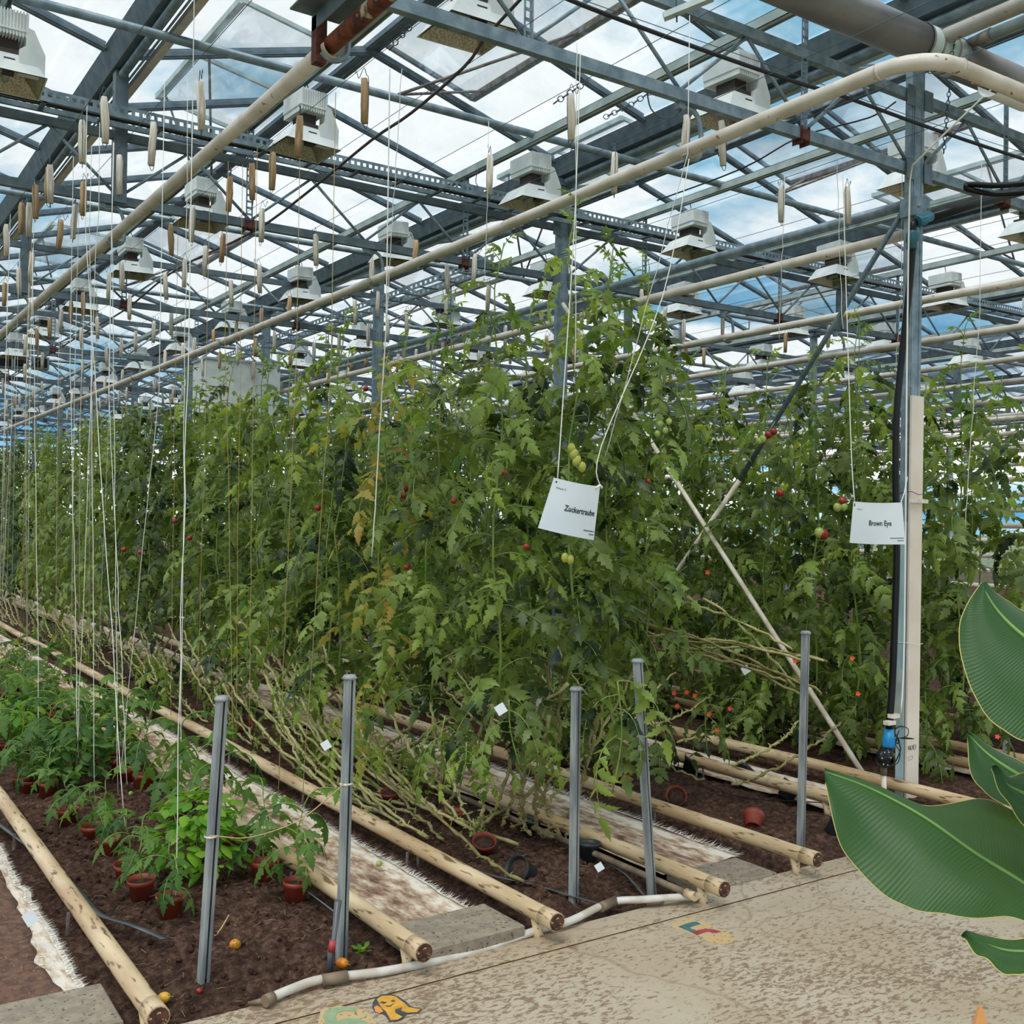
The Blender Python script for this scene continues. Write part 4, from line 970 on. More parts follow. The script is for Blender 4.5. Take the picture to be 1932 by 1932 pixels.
for _i, (xt, yt, xb, yb, X) in enumerate(sorted(((425, 640, 440, 1400, 2.3), (480, 600, 470, 1370, 2.35), (560, 640, 525, 1500, 2.4), (625, 690, 570, 1510, 2.4), (330, 760, 322, 1350, 2.4), (390, 700, 372, 1330, 2.4), (455, 480, 445, 1380, 2.4)))):
    vstring(xt, yt, xb, yb, X, string_o, 'faded jute string before the tomato wall, %s from the left' % nth(_i), 'faded jute strings before the tomato wall', 0.002)
vstring(728, 620, 702, 1050, 2.5, string_m, 'cut white string with knotted end before the yellowing plant', None, 0.0035, 0.002)
for _i, (xt, yt, xb, yb, X) in enumerate(sorted(((1088, 105, 1085, 700, 3.1), (1298, 290, 1140, 870, 3.35), (1580, 330, 1590, 620, 5.3), (1480, 375, 1470, 640, 5.4), (758, 130, 728, 620, 2.6), (920, 380, 915, 520, 3.3), (1850, 560, 1820, 1000, 6.2), (1700, 560, 1690, 700, 5.9)))):
    vstring(xt, yt, xb, yb, X, string_m, 'thin training string into the tomato tops, %s from the left' % nth(_i), 'training strings in the tomato tops', 0.002)
for i in range(46):   # more strings down the house
    X = random.choice([1.33, 1.6, 1.66, 2.38, 2.4]); y = R(8, 22)
    o = MB().tube([(X, y, 4.03), (X + R(-.02, .02), y + R(-.05, .05), 2.6), (X + R(-.03, .03), y + R(-.1, .1), 0.3)], 0.002, 4).build('hanging_string', string_m if i % 2 else string_o)
    tag(o, 'distant string hanging from the trellis wires', 'string', 'distant hanging strings')

# ================================================================== SIGNS
def sign(tl, tr, br, bl, d, label, title, tsize, tpos, bend, name='paper_sign', small='House 2'):
    TL, TR_, BR, BL = [at(p[0], p[1], dd) for p, dd in zip((tl, tr, br, bl), d)]
    t = thing(name, label, 'sign', (TL + TR_ + BR + BL) / 4)
    nrm = (TR_ - TL).cross(BL - TL).normalized()
    if nrm.dot(CAM - TL) < 0: nrm = -nrm
    def P(u, v, off=0.0):   # u 0..1 left-right, v 0..1 top-bottom
        q = TL.lerp(TR_, u).lerp(BL.lerp(BR, u), v)
        return q + nrm * (bend * math.sin(PI * u) * (0.6 + 0.6 * v) + off) + UP * (-0.006 * math.sin(PI * u))
    mb = MB(); mb.grid(lambda u, v: P(u, v, 0.0005), 12, 10); mb.grid(lambda u, v: P(1 - u, v, -0.0008), 12, 10)
    sh = mb.build('sheet', paper, t)
    W = (TR_ - TL).length; Hh = (BL - TL).length
    text_mesh(title, tsize, lambda a, b: P(tpos[0] + a * (0.72 if title[0] == 'Z' else 0.82) / W, tpos[1] - b / Hh, 0.0025), 'lettering', ink, sh, bold=0.0007)
    text_mesh(small, 0.013, lambda a, b: P(0.09 + a / W, 0.19 - b / Hh, 0.0025), 'small_lettering', ink, sh)
    for (u0, u1, v) in ((0.76, 0.97, 0.84), (0.88, 0.97, 0.90)):
        mb = MB(); u = u0
        while u < u1:
            w = R(0.010, 0.022); mb.add([P(u, v, 0.0025), P(u + w, v, 0.0025), P(u + w, v + 0.018, 0.0025), P(u, v + 0.018, 0.0025)], [(0, 3, 2, 1)]); u += w + 0.005
        mb.build('fine_print', ink, sh)
    for (u, v) in ((0.035, 0.07),) if title[0] == 'Z' else ((0.03, 0.06), (0.03, 0.1)):
        MB().lathe([(0.0, 0.002), (0.004, 0.002), (0.004, 0)], P(u + .03 if title[0] == 'Z' else u, v, 0.001), 8, V((0, 0, 1)).rotation_difference(nrm).to_matrix()).build('hole', ink, t)
    return t, TL, TR_
sg, TL, TR_ = sign((1045, 901), (1132, 918), (1120, 1019), (1015, 996), (4.62, 4.72, 4.72, 4.58), 'white paper sign reading Zuckertraube hanging askew before the tomatoes', 'Zuckertraube', 0.036, (0.33, 0.56), 0.018)
for (a, b, c) in ((TL + V((0.02, 0, -.005)), at(1066, 700, 4.85), at(1085, 400, 5.0)), (TR_ + V((-0.0, 0, 0)), at(1135, 840, 4.75), at(1250, 560, 5.05))):
    tag(MB().tube(smooth_path([a, b, c, at(1095 if c.x < 3.05 else 1300, 100 if c.x < 3.05 else 300, 5.2)], 5), 0.0025, 5).build('sign_string', string_m), 'string holding the Zuckertraube sign, ' + ('left one' if a == TL + V((0.02, 0, -.005)) else 'knotted right one'), 'string')
MB().tube([TR_ + V((-0.03, 0, -.01)), TR_ + V((0, 0, 0.006)), TR_ + V((0.012, 0, -.006))], 0.006, 6).build('knot', string_m, sg)
sg2, TL, TR_ = sign((1610, 946), (1702, 948), (1708, 1027), (1603, 1024), (6.05, 6.2, 6.2, 6.05), 'white paper sign reading Brown Eye tied to the painted column', 'Brown Eye', 0.043, (0.36, 0.55), -0.02)
tag(MB().tube(smooth_path([TL + V((0.01, 0, 0)), at(1606, 850, 6.1), at(1598, 600, 6.15), at(1590, 330, 6.2)], 5), 0.0028, 5).build('sign_string', string_m), 'string from the Brown Eye sign up through the tomato tops', 'string')
tag(MB().tube([TR_ + V((-0.01, 0, 0)), at(1706, 930, 6.3), at(1712, 900, 6.4)], 0.0028, 5).build('sign_string', string_m), 'short string tying the Brown Eye sign to the column', 'string')

# ================================================================== HOSE, VALVE, BRACES AT THE COLUMN
t = thing('water_hose', 'black water hose hanging left of the painted column with blue couplings', 'hose', (5.75, 4.1, 0))
hp = [onY(1724, 440, 4.02), onY(1716, 540, 4.05), onY(1704, 650, 4.07), onY(1692, 780, 4.07), onY(1690, 900, 4.07), onY(1692, 1040, 4.07), onY(1688, 1180, 4.07), onY(1683, 1300, 4.07), onY(1677, 1375, 4.07)]
MB().tube(smooth_path(hp, 5), 0.021, 12).build('hose_run', black, t)
e0 = onY(1723, 455, 4.02); e1 = onY(1722, 425, 4.02); e2 = onY(1735, 415, 4.02); e3 = onY(1750, 411, 4.0)
MB().tube(smooth_path([e0, e1, e2, e3], 5), 0.026, 12).build('elbow', black, t)
def nut(a, b, r, m, parent, name='coupling_nut', n=12):
    mb = MB(); a, b = V(a), V(b); mb.tube([a, a.lerp(b, .1), a.lerp(b, .55), a.lerp(b, .6), b], [r*.92, r, r, r*.86, r*.82], 20)
    d = (b - a).normalized(); s = d.orthogonal().normalized(); q = d.cross(s)
    for k in range(n):
        w = 2*PI*k/n; o = (s*math.cos(w) + q*math.sin(w)) * r; mb.bar(a.lerp(b, .08) + o, a.lerp(b, .55) + o, 0.004, 0.005, s)
    return mb.build(name, m, parent)
nut(onY(1722, 437, 4.02), onY(1720, 470, 4.02), 0.036, teal, t); nut(onY(1731, 418, 4.0), onY(1756, 408, 3.98), 0.036, teal, t)
MB().tube([onY(1748, 412, 3.99), onY(1840, 385, 3.95), onY(1935, 360, 3.9), (8.2, 3.8, 4.2)], 0.027, 12).build('upper_run', black, t)
MB().tube([onY(1745, 408, 4.06), onY(1840, 378, 4.0), onY(1935, 352, 3.97), (8.2, 3.9, 4.28)], 0.014, 10).build('thin_run', black, t)
t2 = thing('water_hose', 'coiled black hose end looping at the right edge', 'hose', at(1880, 350, 6.0))
MB().tube(smooth_path([at(1945, 345, 5.9), at(1880, 350, 6.0), at(1830, 348, 6.1), at(1823, 352, 6.1), at(1830, 358, 6.1), at(1880, 366, 6.05), at(1945, 362, 5.95)], 5), 0.016, 10).build('hose_run', black, t2)
nut(onY(1677, 1410, 4.07), onY(1677, 1375, 4.07), 0.036, bluec, t, 'bottom_coupling')
v = thing('valve', 'round black irrigation valve below the blue coupling', 'valve', (5.65, 4.07, 0.4))
MB().tube([onY(1677, 1408, 4.07), onY(1675, 1425, 4.07), onY(1668, 1440, 4.07)], [0.028, 0.03, 0.03], 12).build('valve_inlet', black, v)
vc = onY(1667, 1430, 4.05)
mb = MB(); rr = Matrix.Rotation(PI / 2, 3, 'X') 
mb.lathe([(0.0, 0.035), (0.02, 0.034), (0.03, 0.022), (0.05, 0.018), (0.053, 0.0), (0.05, -0.02), (0.0, -0.022)], vc, 18, rr); vb_ = mb.build('valve_body', black, v)
for k in range(6): MB().lathe([(0, .024), (.005, .023), (.005, .015)], vc + rr @ V((0.042 * math.cos(k), 0.042 * math.sin(k), 0)), 6, rr).build('bolt', galvl, vb_)
MB().tube([onY(1667, 1448, 4.07), onY(1667, 1462, 4.07)], 0.02, 10).build('outlet_fitting', brownfit, v)
MB().tube([onY(1667, 1460, 4.07), onY(1668, 1500, 4.07), onY(1668, 1540, 4.07)], 0.016, 10).build('outlet_pipe', whitepole, v)
cable('cable_bundle', 'tangle of thin black wires tied round the column beside the valve', 'cable', [at(1690, 1375, 6.4), at(1700, 1370, 6.35), at(1713, 1375, 6.33), at(1712, 1388, 6.33), at(1700, 1393, 6.35), at(1725, 1394, 6.35), at(1698, 1392, 6.35), at(1690, 1405, 6.35), at(1698, 1420, 6.35), at(1693, 1440, 6.35), at(1675, 1446, 6.35)], 0.003, blackr)
cable('cable_bundle', 'second loop of black wire hanging over the valve', 'cable', [at(1696, 1378, 6.38), at(1690, 1400, 6.38), at(1697, 1400, 6.36), at(1690, 1385, 6.36), at(1699, 1412, 6.36), at(1692, 1432, 6.36), at(1684, 1445, 6.36)], 0.004, blackr)
for (x, y, lb) in ((1689, 1351, 'upper white pipe clip at the hose foot'), (1681, 1364, 'lower white pipe clip at the hose foot')):
    q = onY(x, y, 4.04); tag(MB().bb(q + V((-.035, -.01, -.012)), q + V((.035, .03, .012))).build('pipe_clip', whitepole), lb, 'clip')
# crossing braces in the plane of the columns
t = thing('brace_pole', 'grey-green diagonal pole from the column head down into the tomatoes', 'pole', (5.9, 4.2, 0))
pa, pb = onX(1702, 402, 5.86), onX(1290, 1060, 5.88)
md = onX(1396, 905, 5.87)
MB().tube([pa, md], 0.019, 10).build('upper_section', greypole, t); MB().tube([md, pb + (pb - md) * 0.9], 0.019, 10).build('lower_section', whitepole, t, label='white lower section')
t = thing('brace_pole', 'white diagonal pole slanting up-left from the column foot', 'pole', (5.86, 4.2, 0))
pa, pb = onX(1640, 1478, 5.84), onX(1290, 930, 5.82)
MB().tube([pa + (pa - pb) * 0.03, onX(1062, 573, 5.86)], 0.019, 10).build('pole', whitepole, t)
q = onZ(1603, 1616, 0.0); t = thing('pole_stub', 'short white pole stub leaning at the path edge under the banana leaf', 'pole', q)
MB().tube([q + V((0, 0, -0.02)), at(1622, 1572, 5.2)], 0.017, 10).build('pole', whitepole, t)

# ================================================================== IRRIGATION ALONG THE PATH EDGE
t = thing('irrigation_pipe', 'white irrigation pipe with brown fittings along the path edge', 'pipe', (2, 3.63, 0.02))
hp = [onZ(505, 1886, 0.02), onZ(545, 1868, 0.03), onZ(610, 1847, 0.03), onZ(740, 1830, 0.02), onZ(900, 1795, -0.0), onZ(1010, 1756, 0.02), onZ(1075, 1738, 0.03), onZ(1150, 1703, 0.03), onZ(1215, 1697, 0.04), onZ(1330, 1690, 0.03)]
MB().tube(smooth_path(hp, 5), 0.0165, 10).build('pipe_run', hose_w, t)
for (a, b) in (((608, 1850), (655, 1842)), ((1133, 1712), (1160, 1700)), ((1218, 1699), (1250, 1697)), ((500, 1889), (515, 1882))):
    MB().tube([onZ(*a, 0.03), onZ(*b, 0.03)], 0.022, 10).build('fitting', brownfit, t)
MB().tube([onZ(468, 1893, 0.01), onZ(505, 1887, 0.02)], [0.006, 0.014], 8).build('tail', brownfit, t)
t = thing('riser', 'small grey taped riser pipe beside the corner stake', 'pipe', onZ(622, 1840, 0))
b0 = onZ(622, 1838, 0.0); MB().tube([b0, b0 + V((.002, 0, .09)), b0 + V((0.012, 0, .10)), b0 + V((0.03, .0, .27))], [0.014, 0.012, 0.008, 0.015], 8).build('riser_tube', tape_m, t)
MB().tube([b0 + V((0.003, -.002, .085)), b0 + V((0.01, -.002, .125))], 0.0135, 8).build('red_tape', mat('red_tape', '#a5383a', None, rough=0.5), t)
def ribbon(name, label, pts, w, m=tape_m, cat='drip tape', zoff=0.0):
    pts = smooth_path(pts, 4); mb = MB(); vs = []
    for i, p in enumerate(pts):
        d = (pts[min(i+1, len(pts)-1)] - pts[max(i-1, 0)]).normalized(); s = d.cross(V((0, 0, 1))).normalized() * w / 2
        z = zoff + max(0, 0)
        vs += [p - s + V((0, 0, z)), p + s + V((0, 0, z + 0.006)), p + s + V((0, 0, z + 0.003)), p - s + V((0, 0, z - 0.003))]
    n = len(pts); fs = []
    for i in range(n - 1):
        for k in range(4): a = i*4+k; b = i*4+(k+1)%4; fs.append((a, b, b+4, a+4))
    mb.add(vs, fs, True); return tag(mb.build(name, m), label, cat)
ribbon('drip_tape', 'flat grey drip tape curling out from under the nearest pipe', [onZ(-20, 1545, 0.04), onZ(60, 1605, 0.04), onZ(100, 1640, 0.05), onZ(150, 1690, 0.05), onZ(185, 1730, 0.055), onZ(250, 1752, 0.055), onZ(312, 1778, 0.05)], 0.034, zoff=0.012)
ribbon('drip_tape', 'thin grey tape running beside the seedling pots to the riser', [onZ(300, 1520, 0.04), onZ(420, 1570, 0.04), onZ(520, 1640, 0.04), onZ(590, 1690, 0.045), onZ(632, 1722, 0.16)], 0.012, galv)
ribbon('drip_tape', 'black drip tape under the tipped black pot', [onZ(870, 1632, 0.045), onZ(940, 1655, 0.045), onZ(1005, 1668, 0.04), onZ(1060, 1685, 0.04), onZ(1130, 1705, 0.04)], 0.03)
ribbon('drip_tape', 'grey tape curving to the hose fitting by the leaning stake', [onZ(1140, 1625, 0.04), onZ(1180, 1650, 0.04), onZ(1215, 1690, 0.04)], 0.016)
ribbon('drip_tape', 'black tape in the gully by the clean heating pipe', [onZ(1060, 1440, 0.05), onZ(1190, 1485, 0.05), onZ(1280, 1520, 0.05), onZ(1350, 1560, 0.05)], 0.03, black)
ribbon('drip_tape', 'thin black tube curving among the far pots', [onZ(1300, 1460, 0.05), onZ(1340, 1480, 0.05), onZ(1400, 1505, 0.05), onZ(1560, 1515, 0.05)], 0.012, black)

# ================================================================== PAINT ON THE FLOOR
def decal(t, pts, m, name, z=0.0015, h=0.001):
    P2 = [onZ(x, y, z) for x, y in pts]
    mb = MB(); mb.prism(P2, z - h, z); return mb.build(name, m, t)
t = thing('floor_painting', 'faded teal and crimson painted numeral on the path', 'painting', onZ(1320, 1755, 0))
decal(t, [(1268, 1742), (1300, 1733), (1330, 1738), (1345, 1748), (1372, 1758), (1390, 1772), (1370, 1782), (1340, 1778), (1320, 1768), (1290, 1757), (1268, 1750)], ora, 'buff_ground', 0.0015)
decal(t, [(1280, 1748), (1296, 1742), (1308, 1739), (1315, 1739), (1322, 1743), (1308, 1747), (1300, 1750), (1314, 1756), (1306, 1759)], tea, 'teal_stroke', 0.003)
decal(t, [(1306, 1759), (1316, 1755), (1325, 1753), (1335, 1752), (1345, 1753), (1361, 1757), (1350, 1760), (1335, 1757), (1325, 1760), (1315, 1764)], mar, 'crimson_stroke', 0.0035)
t = thing('floor_painting', 'sage green painted letter at the bottom of the path', 'painting', onZ(655, 1915, 0))
decal(t, [(600, 1932), (605, 1905), (640, 1897), (690, 1905), (710, 1930), (700, 1960), (610, 1960)], ora, 'buff_ground', 0.0015)
decal(t, [(609, 1917), (615, 1907), (630, 1901), (655, 1899), (673, 1901), (672, 1908), (650, 1907), (636, 1911), (633, 1918), (637, 1926), (655, 1920), (680, 1922), (698, 1932), (704, 1950), (690, 1955), (675, 1935), (655, 1934), (630, 1938), (615, 1930)], grn, 'green_stroke', 0.003)
t = thing('floor_painting', 'yellow four-limbed figure with a face painted on the path', 'painting', onZ(745, 1900, 0))
yo = [(711, 1885), (720, 1879), (737, 1878), (747, 1880), (754, 1886), (763, 1892), (771, 1900), (793, 1904), (787, 1909), (768, 1910), (757, 1906), (759, 1900), (745, 1904), (746, 1911), (759, 1918), (751, 1923), (737, 1924), (734, 1918), (728, 1908), (719, 1900)]
cxx = sum(p[0] for p in yo) / len(yo); cyy = sum(p[1] for p in yo) / len(yo)
ol = [(708, 1884), (718, 1876), (738, 1875), (752, 1880), (767, 1890), (776, 1899), (797, 1903), (790, 1911), (768, 1913), (764, 1917), (761, 1921), (751, 1926), (735, 1927), (728, 1917), (722, 1912), (708, 1909), (702, 1901), (703, 1892)]
decal(t, ol, drk, 'dark_outline', 0.0025); decal(t, yo, yel, 'yellow_body', 0.0035)
decal(t, [(706, 1900), (711, 1897), (718, 1901), (723, 1908), (716, 1911), (708, 1908)], ora2, 'orange_patch', 0.0035)
for ps in ([(716, 1891), (722, 1889), (730, 1891), (724, 1894)], [(737, 1888), (743, 1886), (746, 1889), (740, 1890)], [(727, 1897), (736, 1897), (745, 1891), (737, 1899), (729, 1899)]): decal(t, ps, drk, 'face_line', 0.0042)

# ================================================================== LEAF MESHES
def leaflet(mb, o, d, nrm, L, W, curl=0.3, fold=0.25, wig=0.0):
    d = d.normalized(); nrm = (nrm - d * nrm.dot(d)).normalized(); s = d.cross(nrm)
    prof = [(0, .05), (.10, .55), (.24, .98), (.34, .56), (.48, .84), (.58, .42), (.70, .50), (.80, .22), (1, 0)]
    vs = []; tw = R(-wig, wig)
    for t_, w in prof:
        c = o + d * (L * t_) - nrm * (curl * L * t_ * t_); ww = W * w / 2
        sd_ = s + nrm * (tw * t_)
        vs += [c - sd_ * ww - nrm * (fold * ww), c + nrm * 0.0, c + sd_ * ww - nrm * (fold * ww)]
    fs = []
    for i in range(len(prof) - 1):
        a = i * 3; fs += [(a, a+1, a+4, a+3), (a+1, a+2, a+5, a+4)]
    mb.add(vs, fs, True)
def compound(mb, o, az, L=0.34, n=4, droop=0.9, lw=0.055, ll=0.095, stem=True, lift=0.35, wig=0.5):
    """pinnate tomato leaf starting at o going out toward azimuth az"""
    h = V((math.cos(az), math.sin(az), 0)); pts = []
    for i in range(7):
        t_ = i / 6; pts.append(o + h * (L * (t_ - 0.18 * t_ * t_)) + V((0, 0, L * (lift * t_ - droop * t_ * t_))))
    if stem: mb.m = 1; mb.tube(pts, [0.0035, .003, .003, .0025, .002, .002, .0015], 4, caps=False); mb.m = 0
    side = h.cross(V((0, 0, 1)))
    for k in range(n):
        t_ = 0.28 + 0.62 * k / max(1, n - 1); i = min(5, int(t_ * 6)); p = pts[i].lerp(pts[i+1], t_ * 6 - i); tg = (pts[i+1] - pts[i]).normalized()
        up_ = side.cross(tg).normalized() * -1
        if up_.z < 0: up_ = -up_
        for s in (-1, 1):
            d = (side * s * R(.8, 1.1) + tg * R(.35, .75) + V((0, 0, R(-.45, -.05)))).normalized(); sc_ = R(.75, 1.15) * (1.0 if k else .7)
            leaflet(mb, p, d, (up_ + V((R(-wig, wig), R(-wig, wig), 0)) * 1.5).normalized(), ll * sc_, lw * sc_, R(-.1, .75), R(-.2, .9), wig)
    tg = (pts[-1] - pts[-2]).normalized(); leaflet(mb, pts[-1], tg, side.cross(tg) * (1 if side.cross(tg).z > 0 else -1), ll * 1.15, lw * 1.2, .3, .3)
def leafvar(cnt, mats, **k):
    out = []
    for i in range(cnt):
        mb = MB(); compound(mb, V((0, 0, 0)), 0.0, **k); out.append(mb.mesh('leaf', mats))
    return out
LA = leafvar(12, [leaf_a, stem_g], L=0.32, n=5, lw=0.058, ll=0.092, wig=0.7)
LB = leafvar(6, [leaf_b, stem_g], L=0.27, n=4, lw=0.05, ll=0.082, wig=0.7)
LYl = leafvar(3, [leaf_y, stem_g], L=0.3, n=4, lw=0.055, ll=0.09, droop=1.3)
LS_ = leafvar(5, [leaf_s, stem_g], L=0.19, n=3, lw=0.042, ll=0.078, droop=0.8, lift=0.5, wig=0.3)
LM = leafvar(3, [leaf_b, stem_g], L=0.15, n=3, lw=0.028, ll=0.055, droop=0.5, lift=0.7)
def zrot(a, tilt=0.0, roll=0.0):
    return (Matrix.Rotation(a, 3, 'Z') @ Matrix.Rotation(tilt, 3, 'Y') @ Matrix.Rotation(roll, 3, 'X')).to_quaternion()
# fruit meshes
def ball_mesh(name, m, r, squash=1.0, elong=1.0):
    mb = MB(); prof = [(0, -r*elong)] + [(r * math.cos(a), r * elong * math.sin(a) * squash) for a in [-PI/2 + PI * i / 8 for i in range(1, 8)]] + [(0, r*elong)]
    mb.lathe(prof, (0, 0, 0), 12); mb.m = 1
    for k in range(5):
        a = k * 1.257; mb.add([(0, 0, r*elong*.98), (r*.5*math.cos(a-.25), r*.5*math.sin(a-.25), r*elong*.93), (r*.85*math.cos(a), r*.85*math.sin(a), r*elong*.8), (r*.5*math.cos(a+.25), r*.5*math.sin(a+.25), r*elong*.93)], [(0, 1, 2, 3)])
    mb.tube([(0, 0, r*elong), (0.002, 0, r*elong + r*.6)], r*.1, 5); return mb.mesh(name, [m, stem_g])
FR = ball_mesh('tomato', red_t, 0.0175); FG = ball_mesh('tomato', green_t, 0.018, 1, 1.1); FY = ball_mesh('tomato', mat('yellow_green_fruit', '#b0ad4a', '#98a244', 9, 0.3), 0.017, 1, 1.4); FO = ball_mesh('tomato', orange_t, 0.02, 1, 1.35)

# ---- foliage blob meshes for plants too far to show single leaves
def foliage_mesh(nleaf, h, mats, seed):
    mb = MB()
    for i in range(nleaf):
        z = h * (i + R(0, 1)) / nleaf; az = R(0, 2 * PI); k = 1.0 if z < h * .8 else 0.75
        compound(mb, V((R(-.05, .05), R(-.05, .05), z)), az, L=R(.26, .38) * k, n=3, lw=0.066 * k, ll=0.108 * k, stem=False, droop=R(.6, 1.2), lift=R(.1, .5))
    # green main stem
    mb.m = 1; mb.tube([(R(-.02, .02), R(-.02, .02), h * j / 8) for j in range(9)], 0.007, 5); mb.m = 0
    return mb.mesh('foliage', mats)
FOL = [foliage_mesh(36, 2.2, [leaf_a, stem_g], i) for i in range(6)]

def bare_vine(base, head, zb, mb, r=0.0085, loop=0.0):
    """bare lowered stem from its root to the leafy head"""
    n = 34; pts = []; rr_ = []
    b = V(base); h = V((head[0], head[1], zb)); sag = R(0.25, 0.5)
    for i in range(n + 1):
        t_ = i / n; e = t_ ** (1.0 + sag * 2.4)
        p = V((b.x + (h.x - b.x) * t_, b.y + (h.y - b.y) * t_, b.z + (h.z - b.z) * e)); 
        p += V((R(-.013, .013) + loop * math.sin(PI * t_), R(-.01, .01), R(-.011, .011))); p.z = max(p.z, 0.05)
        pts.append(p); rr_.append(r * (1.25 if i % 3 == 1 else 0.9))
    mb.tube(pts, rr_, 6)
    for i in range(1, n, 1):   # leaf scars
        d = V((R(-1, 1), R(-1, 1), R(-.3, 1))).normalized(); mb.tube([pts[i], pts[i] + d * R(.016, .036)], [0.006, 0.0025], 4)
    return pts
def plant(x, y, zb, zt, base, detail, label, group, kinds='a', nleaf=34, spread=1.0, name='tomato_plant'):
    t = thing(name, label, 'tomato plant', (x, y, 0), group)
    mb = MB(); 
    if base is not None: bare_vine(base, (x, y), zb, mb, loop=R(-.05, .05)); mb.build('bare_stem', stem_p if random.random() < .75 else stem_d, t)
    if not detail:
        me = random.choice(FOL); o = obj('foliage', me, t, (0, 0, zb), zrot(R(0, 6.28)), ((1, 1, (zt - zb) / 2.2))); return t
    h = zt - zb; mb = MB(); pts = [V((x + 0.03 * math.sin(j * 1.3) + R(-.012, .012), y + R(-.02, .02), zb + h * j / 10)) for j in range(11)]
    mb.tube(pts, [0.008 - 0.0005 * j for j in range(11)], 6); mb.build('stem', stem_g, t)
    for i in range(nleaf):
        f = (i + R(0, 1)) / nleaf; z = zb + h * f; j = min(9, int(f * 10)); p = pts[j].lerp(pts[j+1], f * 10 - j)
        yc = kinds == 'y' and R(0, 1) < .6
        me = random.choice(LYl if yc else (LM if f > .9 else (LB if R(0, 1) < (.25 + .35 * (f > .7)) else LA)))
        s = R(.8, 1.15) * spread * (1.0 if f < .85 else 0.8)
        o = obj('leaf', me, t, p - V((x, y, 0)), zrot(R(0, 2 * PI), R(-.6, .3) if f < .9 else R(-.9, -.2), R(-.8, .8)), s)
    return t
def fruits(t, x, y, items):
    for (px, py, dep, me, s) in items:
        q = at(px, py, dep); obj('tomato', me, t, q - V(t.location), zrot(R(0, 6), R(-.3, .3)), s)
random.seed(21)
near_list = [  # x, y, zb, zt, base, kinds, label
 (3.25, 4.28, 0.90, 3.36, (3.30, 6.6, .06), 'a', 'tallest tomato plant behind the Zuckertraube sign, its tip crossing the overhead pipe'),
 (3.62, 4.42, 0.95, 3.22, (3.35, 4.6, .06), 'a', 'tomato plant leaning right of the Zuckertraube sign with dark tips'),
 (3.85, 4.72, 1.00, 3.25, (3.38, 4.45, .08), 'a', 'rightmost plant of the tall row, before the brace poles'),
 (2.92, 4.45, 0.80, 3.12, (2.98, 4.75, .06), 'a', 'tomato plant left of the Zuckertraube sign with a feathery tip'),
 (2.82, 4.92, 0.75, 2.80, (3.05, 4.65, .06), 'a', 'dense tomato plant with drooping pale leaves left of the sign'),
 (2.78, 5.42, 0.72, 2.68, (3.02, 4.7, .06), 'y', 'yellowing tomato plant with orange-brown leaves'),
 (3.84, 4.38, 1.05, 3.12, (3.38, 4.9, .08), 'a', 'plant at the right end of the tall row, leaning over the fringed mat'),
 (3.30, 4.72, 0.85, 2.95, (3.3, 7.0, .06), 'a', 'tomato plant tucked behind the sign plant, second in the back row'),
]
NEAR = 'near tomato plants of the tall row'
plants = {}
for i, (x, y, zb, zt, base, kd, lb) in enumerate(near_list):
    plants[i] = plant(x, y, zb, zt, base, True, lb, None, kd, 52)
gp_ = 'tall tomato plants in the main row'
k = 0
y = 5.85
while y < 42:
    det = y < 9.4; k += 1
    base = (2.82 + R(-.06, .12), y - R(1.3, 2.1), .06) if y < 24 else None
    plant(2.78 + R(-.07, .05), y, R(.62, .85), R(2.75, 3.0), base, det, 'leafy plant in the front wall of the main bed, %s behind the yellowing one' % nth(k - 1) if det else 'tomato plant far down the main bed', gp_ if det else 'far tomato plants of the main bed', 'a', 42)
    y += R(.36, .46) if y < 14 else .5
y = 5.1; k = 0
while y < 30:
    det = y < 8.6; k += 1
    plant(3.27 + R(-.05, .07), y, R(.65, .9), R(2.75, 3.05), (3.3 + R(-.1, .1), y + R(1.2, 2.0), .06) if y < 14 else None, det, 'tomato plant in the back row of the main bed, %s from the near end' % nth(k) if det else 'tomato plant far down the main bed', 'back row plants of the main bed' if det else 'far tomato plants of the main bed', 'a', 26)
    y += R(.38, .5) if y < 14 else .7
# bed behind: starts further back
for X in (4.45, 4.9):
    y = 7.2 if X < 4.6 else 6.6
    while y < 15: plant(X + R(-.05, .05), y, R(.6, .8), R(2.6, 2.95), (X, y - 1.6, .06), False, 'tomato plant behind the main bed', 'plants of the second bed'); y += R(.45, .55)
# bed with the painted column
k = 0
for X in (6.12, 6.6):
    k = 0; y = 4.25 if X > 6.3 else 4.75
    while y < 15:
        det = y < 8.2; k += 1
        plant(X + R(-.06, .06), y, R(.35, .55), R(2.75, 3.3) + (0.1 if y < 6 else 0), (X + R(-.1, .1), y + R(.8, 1.5), .06) if X > 6.3 else (5.0 + R(-.3, .5), y + R(-.4, .4), .15), det, 'tomato plant behind the brace poles, %s from the column in the %s row' % (nth(k - 1), 'front' if X < 6.3 else 'rear') if det else 'tomato plant far down the column bed', 'plants behind the brace poles' if det else 'far plants of the column bed', 'a', 44, 1.15)
        y += R(.40, .5)
for X in (7.5, 8.0, 9.1):
    k = 0; y = 4.3
    while y < (12 if X < 9 else 9):
        det = y < 5.6 and X < 8.2; k += 1
        plant(X + R(-.06, .06), y, R(.25, .45), R(2.6, 3.15), None, det, 'broad leaved plant right of the column, %s in the %s row' % (nth(k - 1), 'first' if X < 7.8 else 'second') if det else 'tomato plant far behind the painted column', 'broad plants right of the column' if det else 'far plants behind the column', 'a', 30, 1.25)
        y += R(.42, .55)
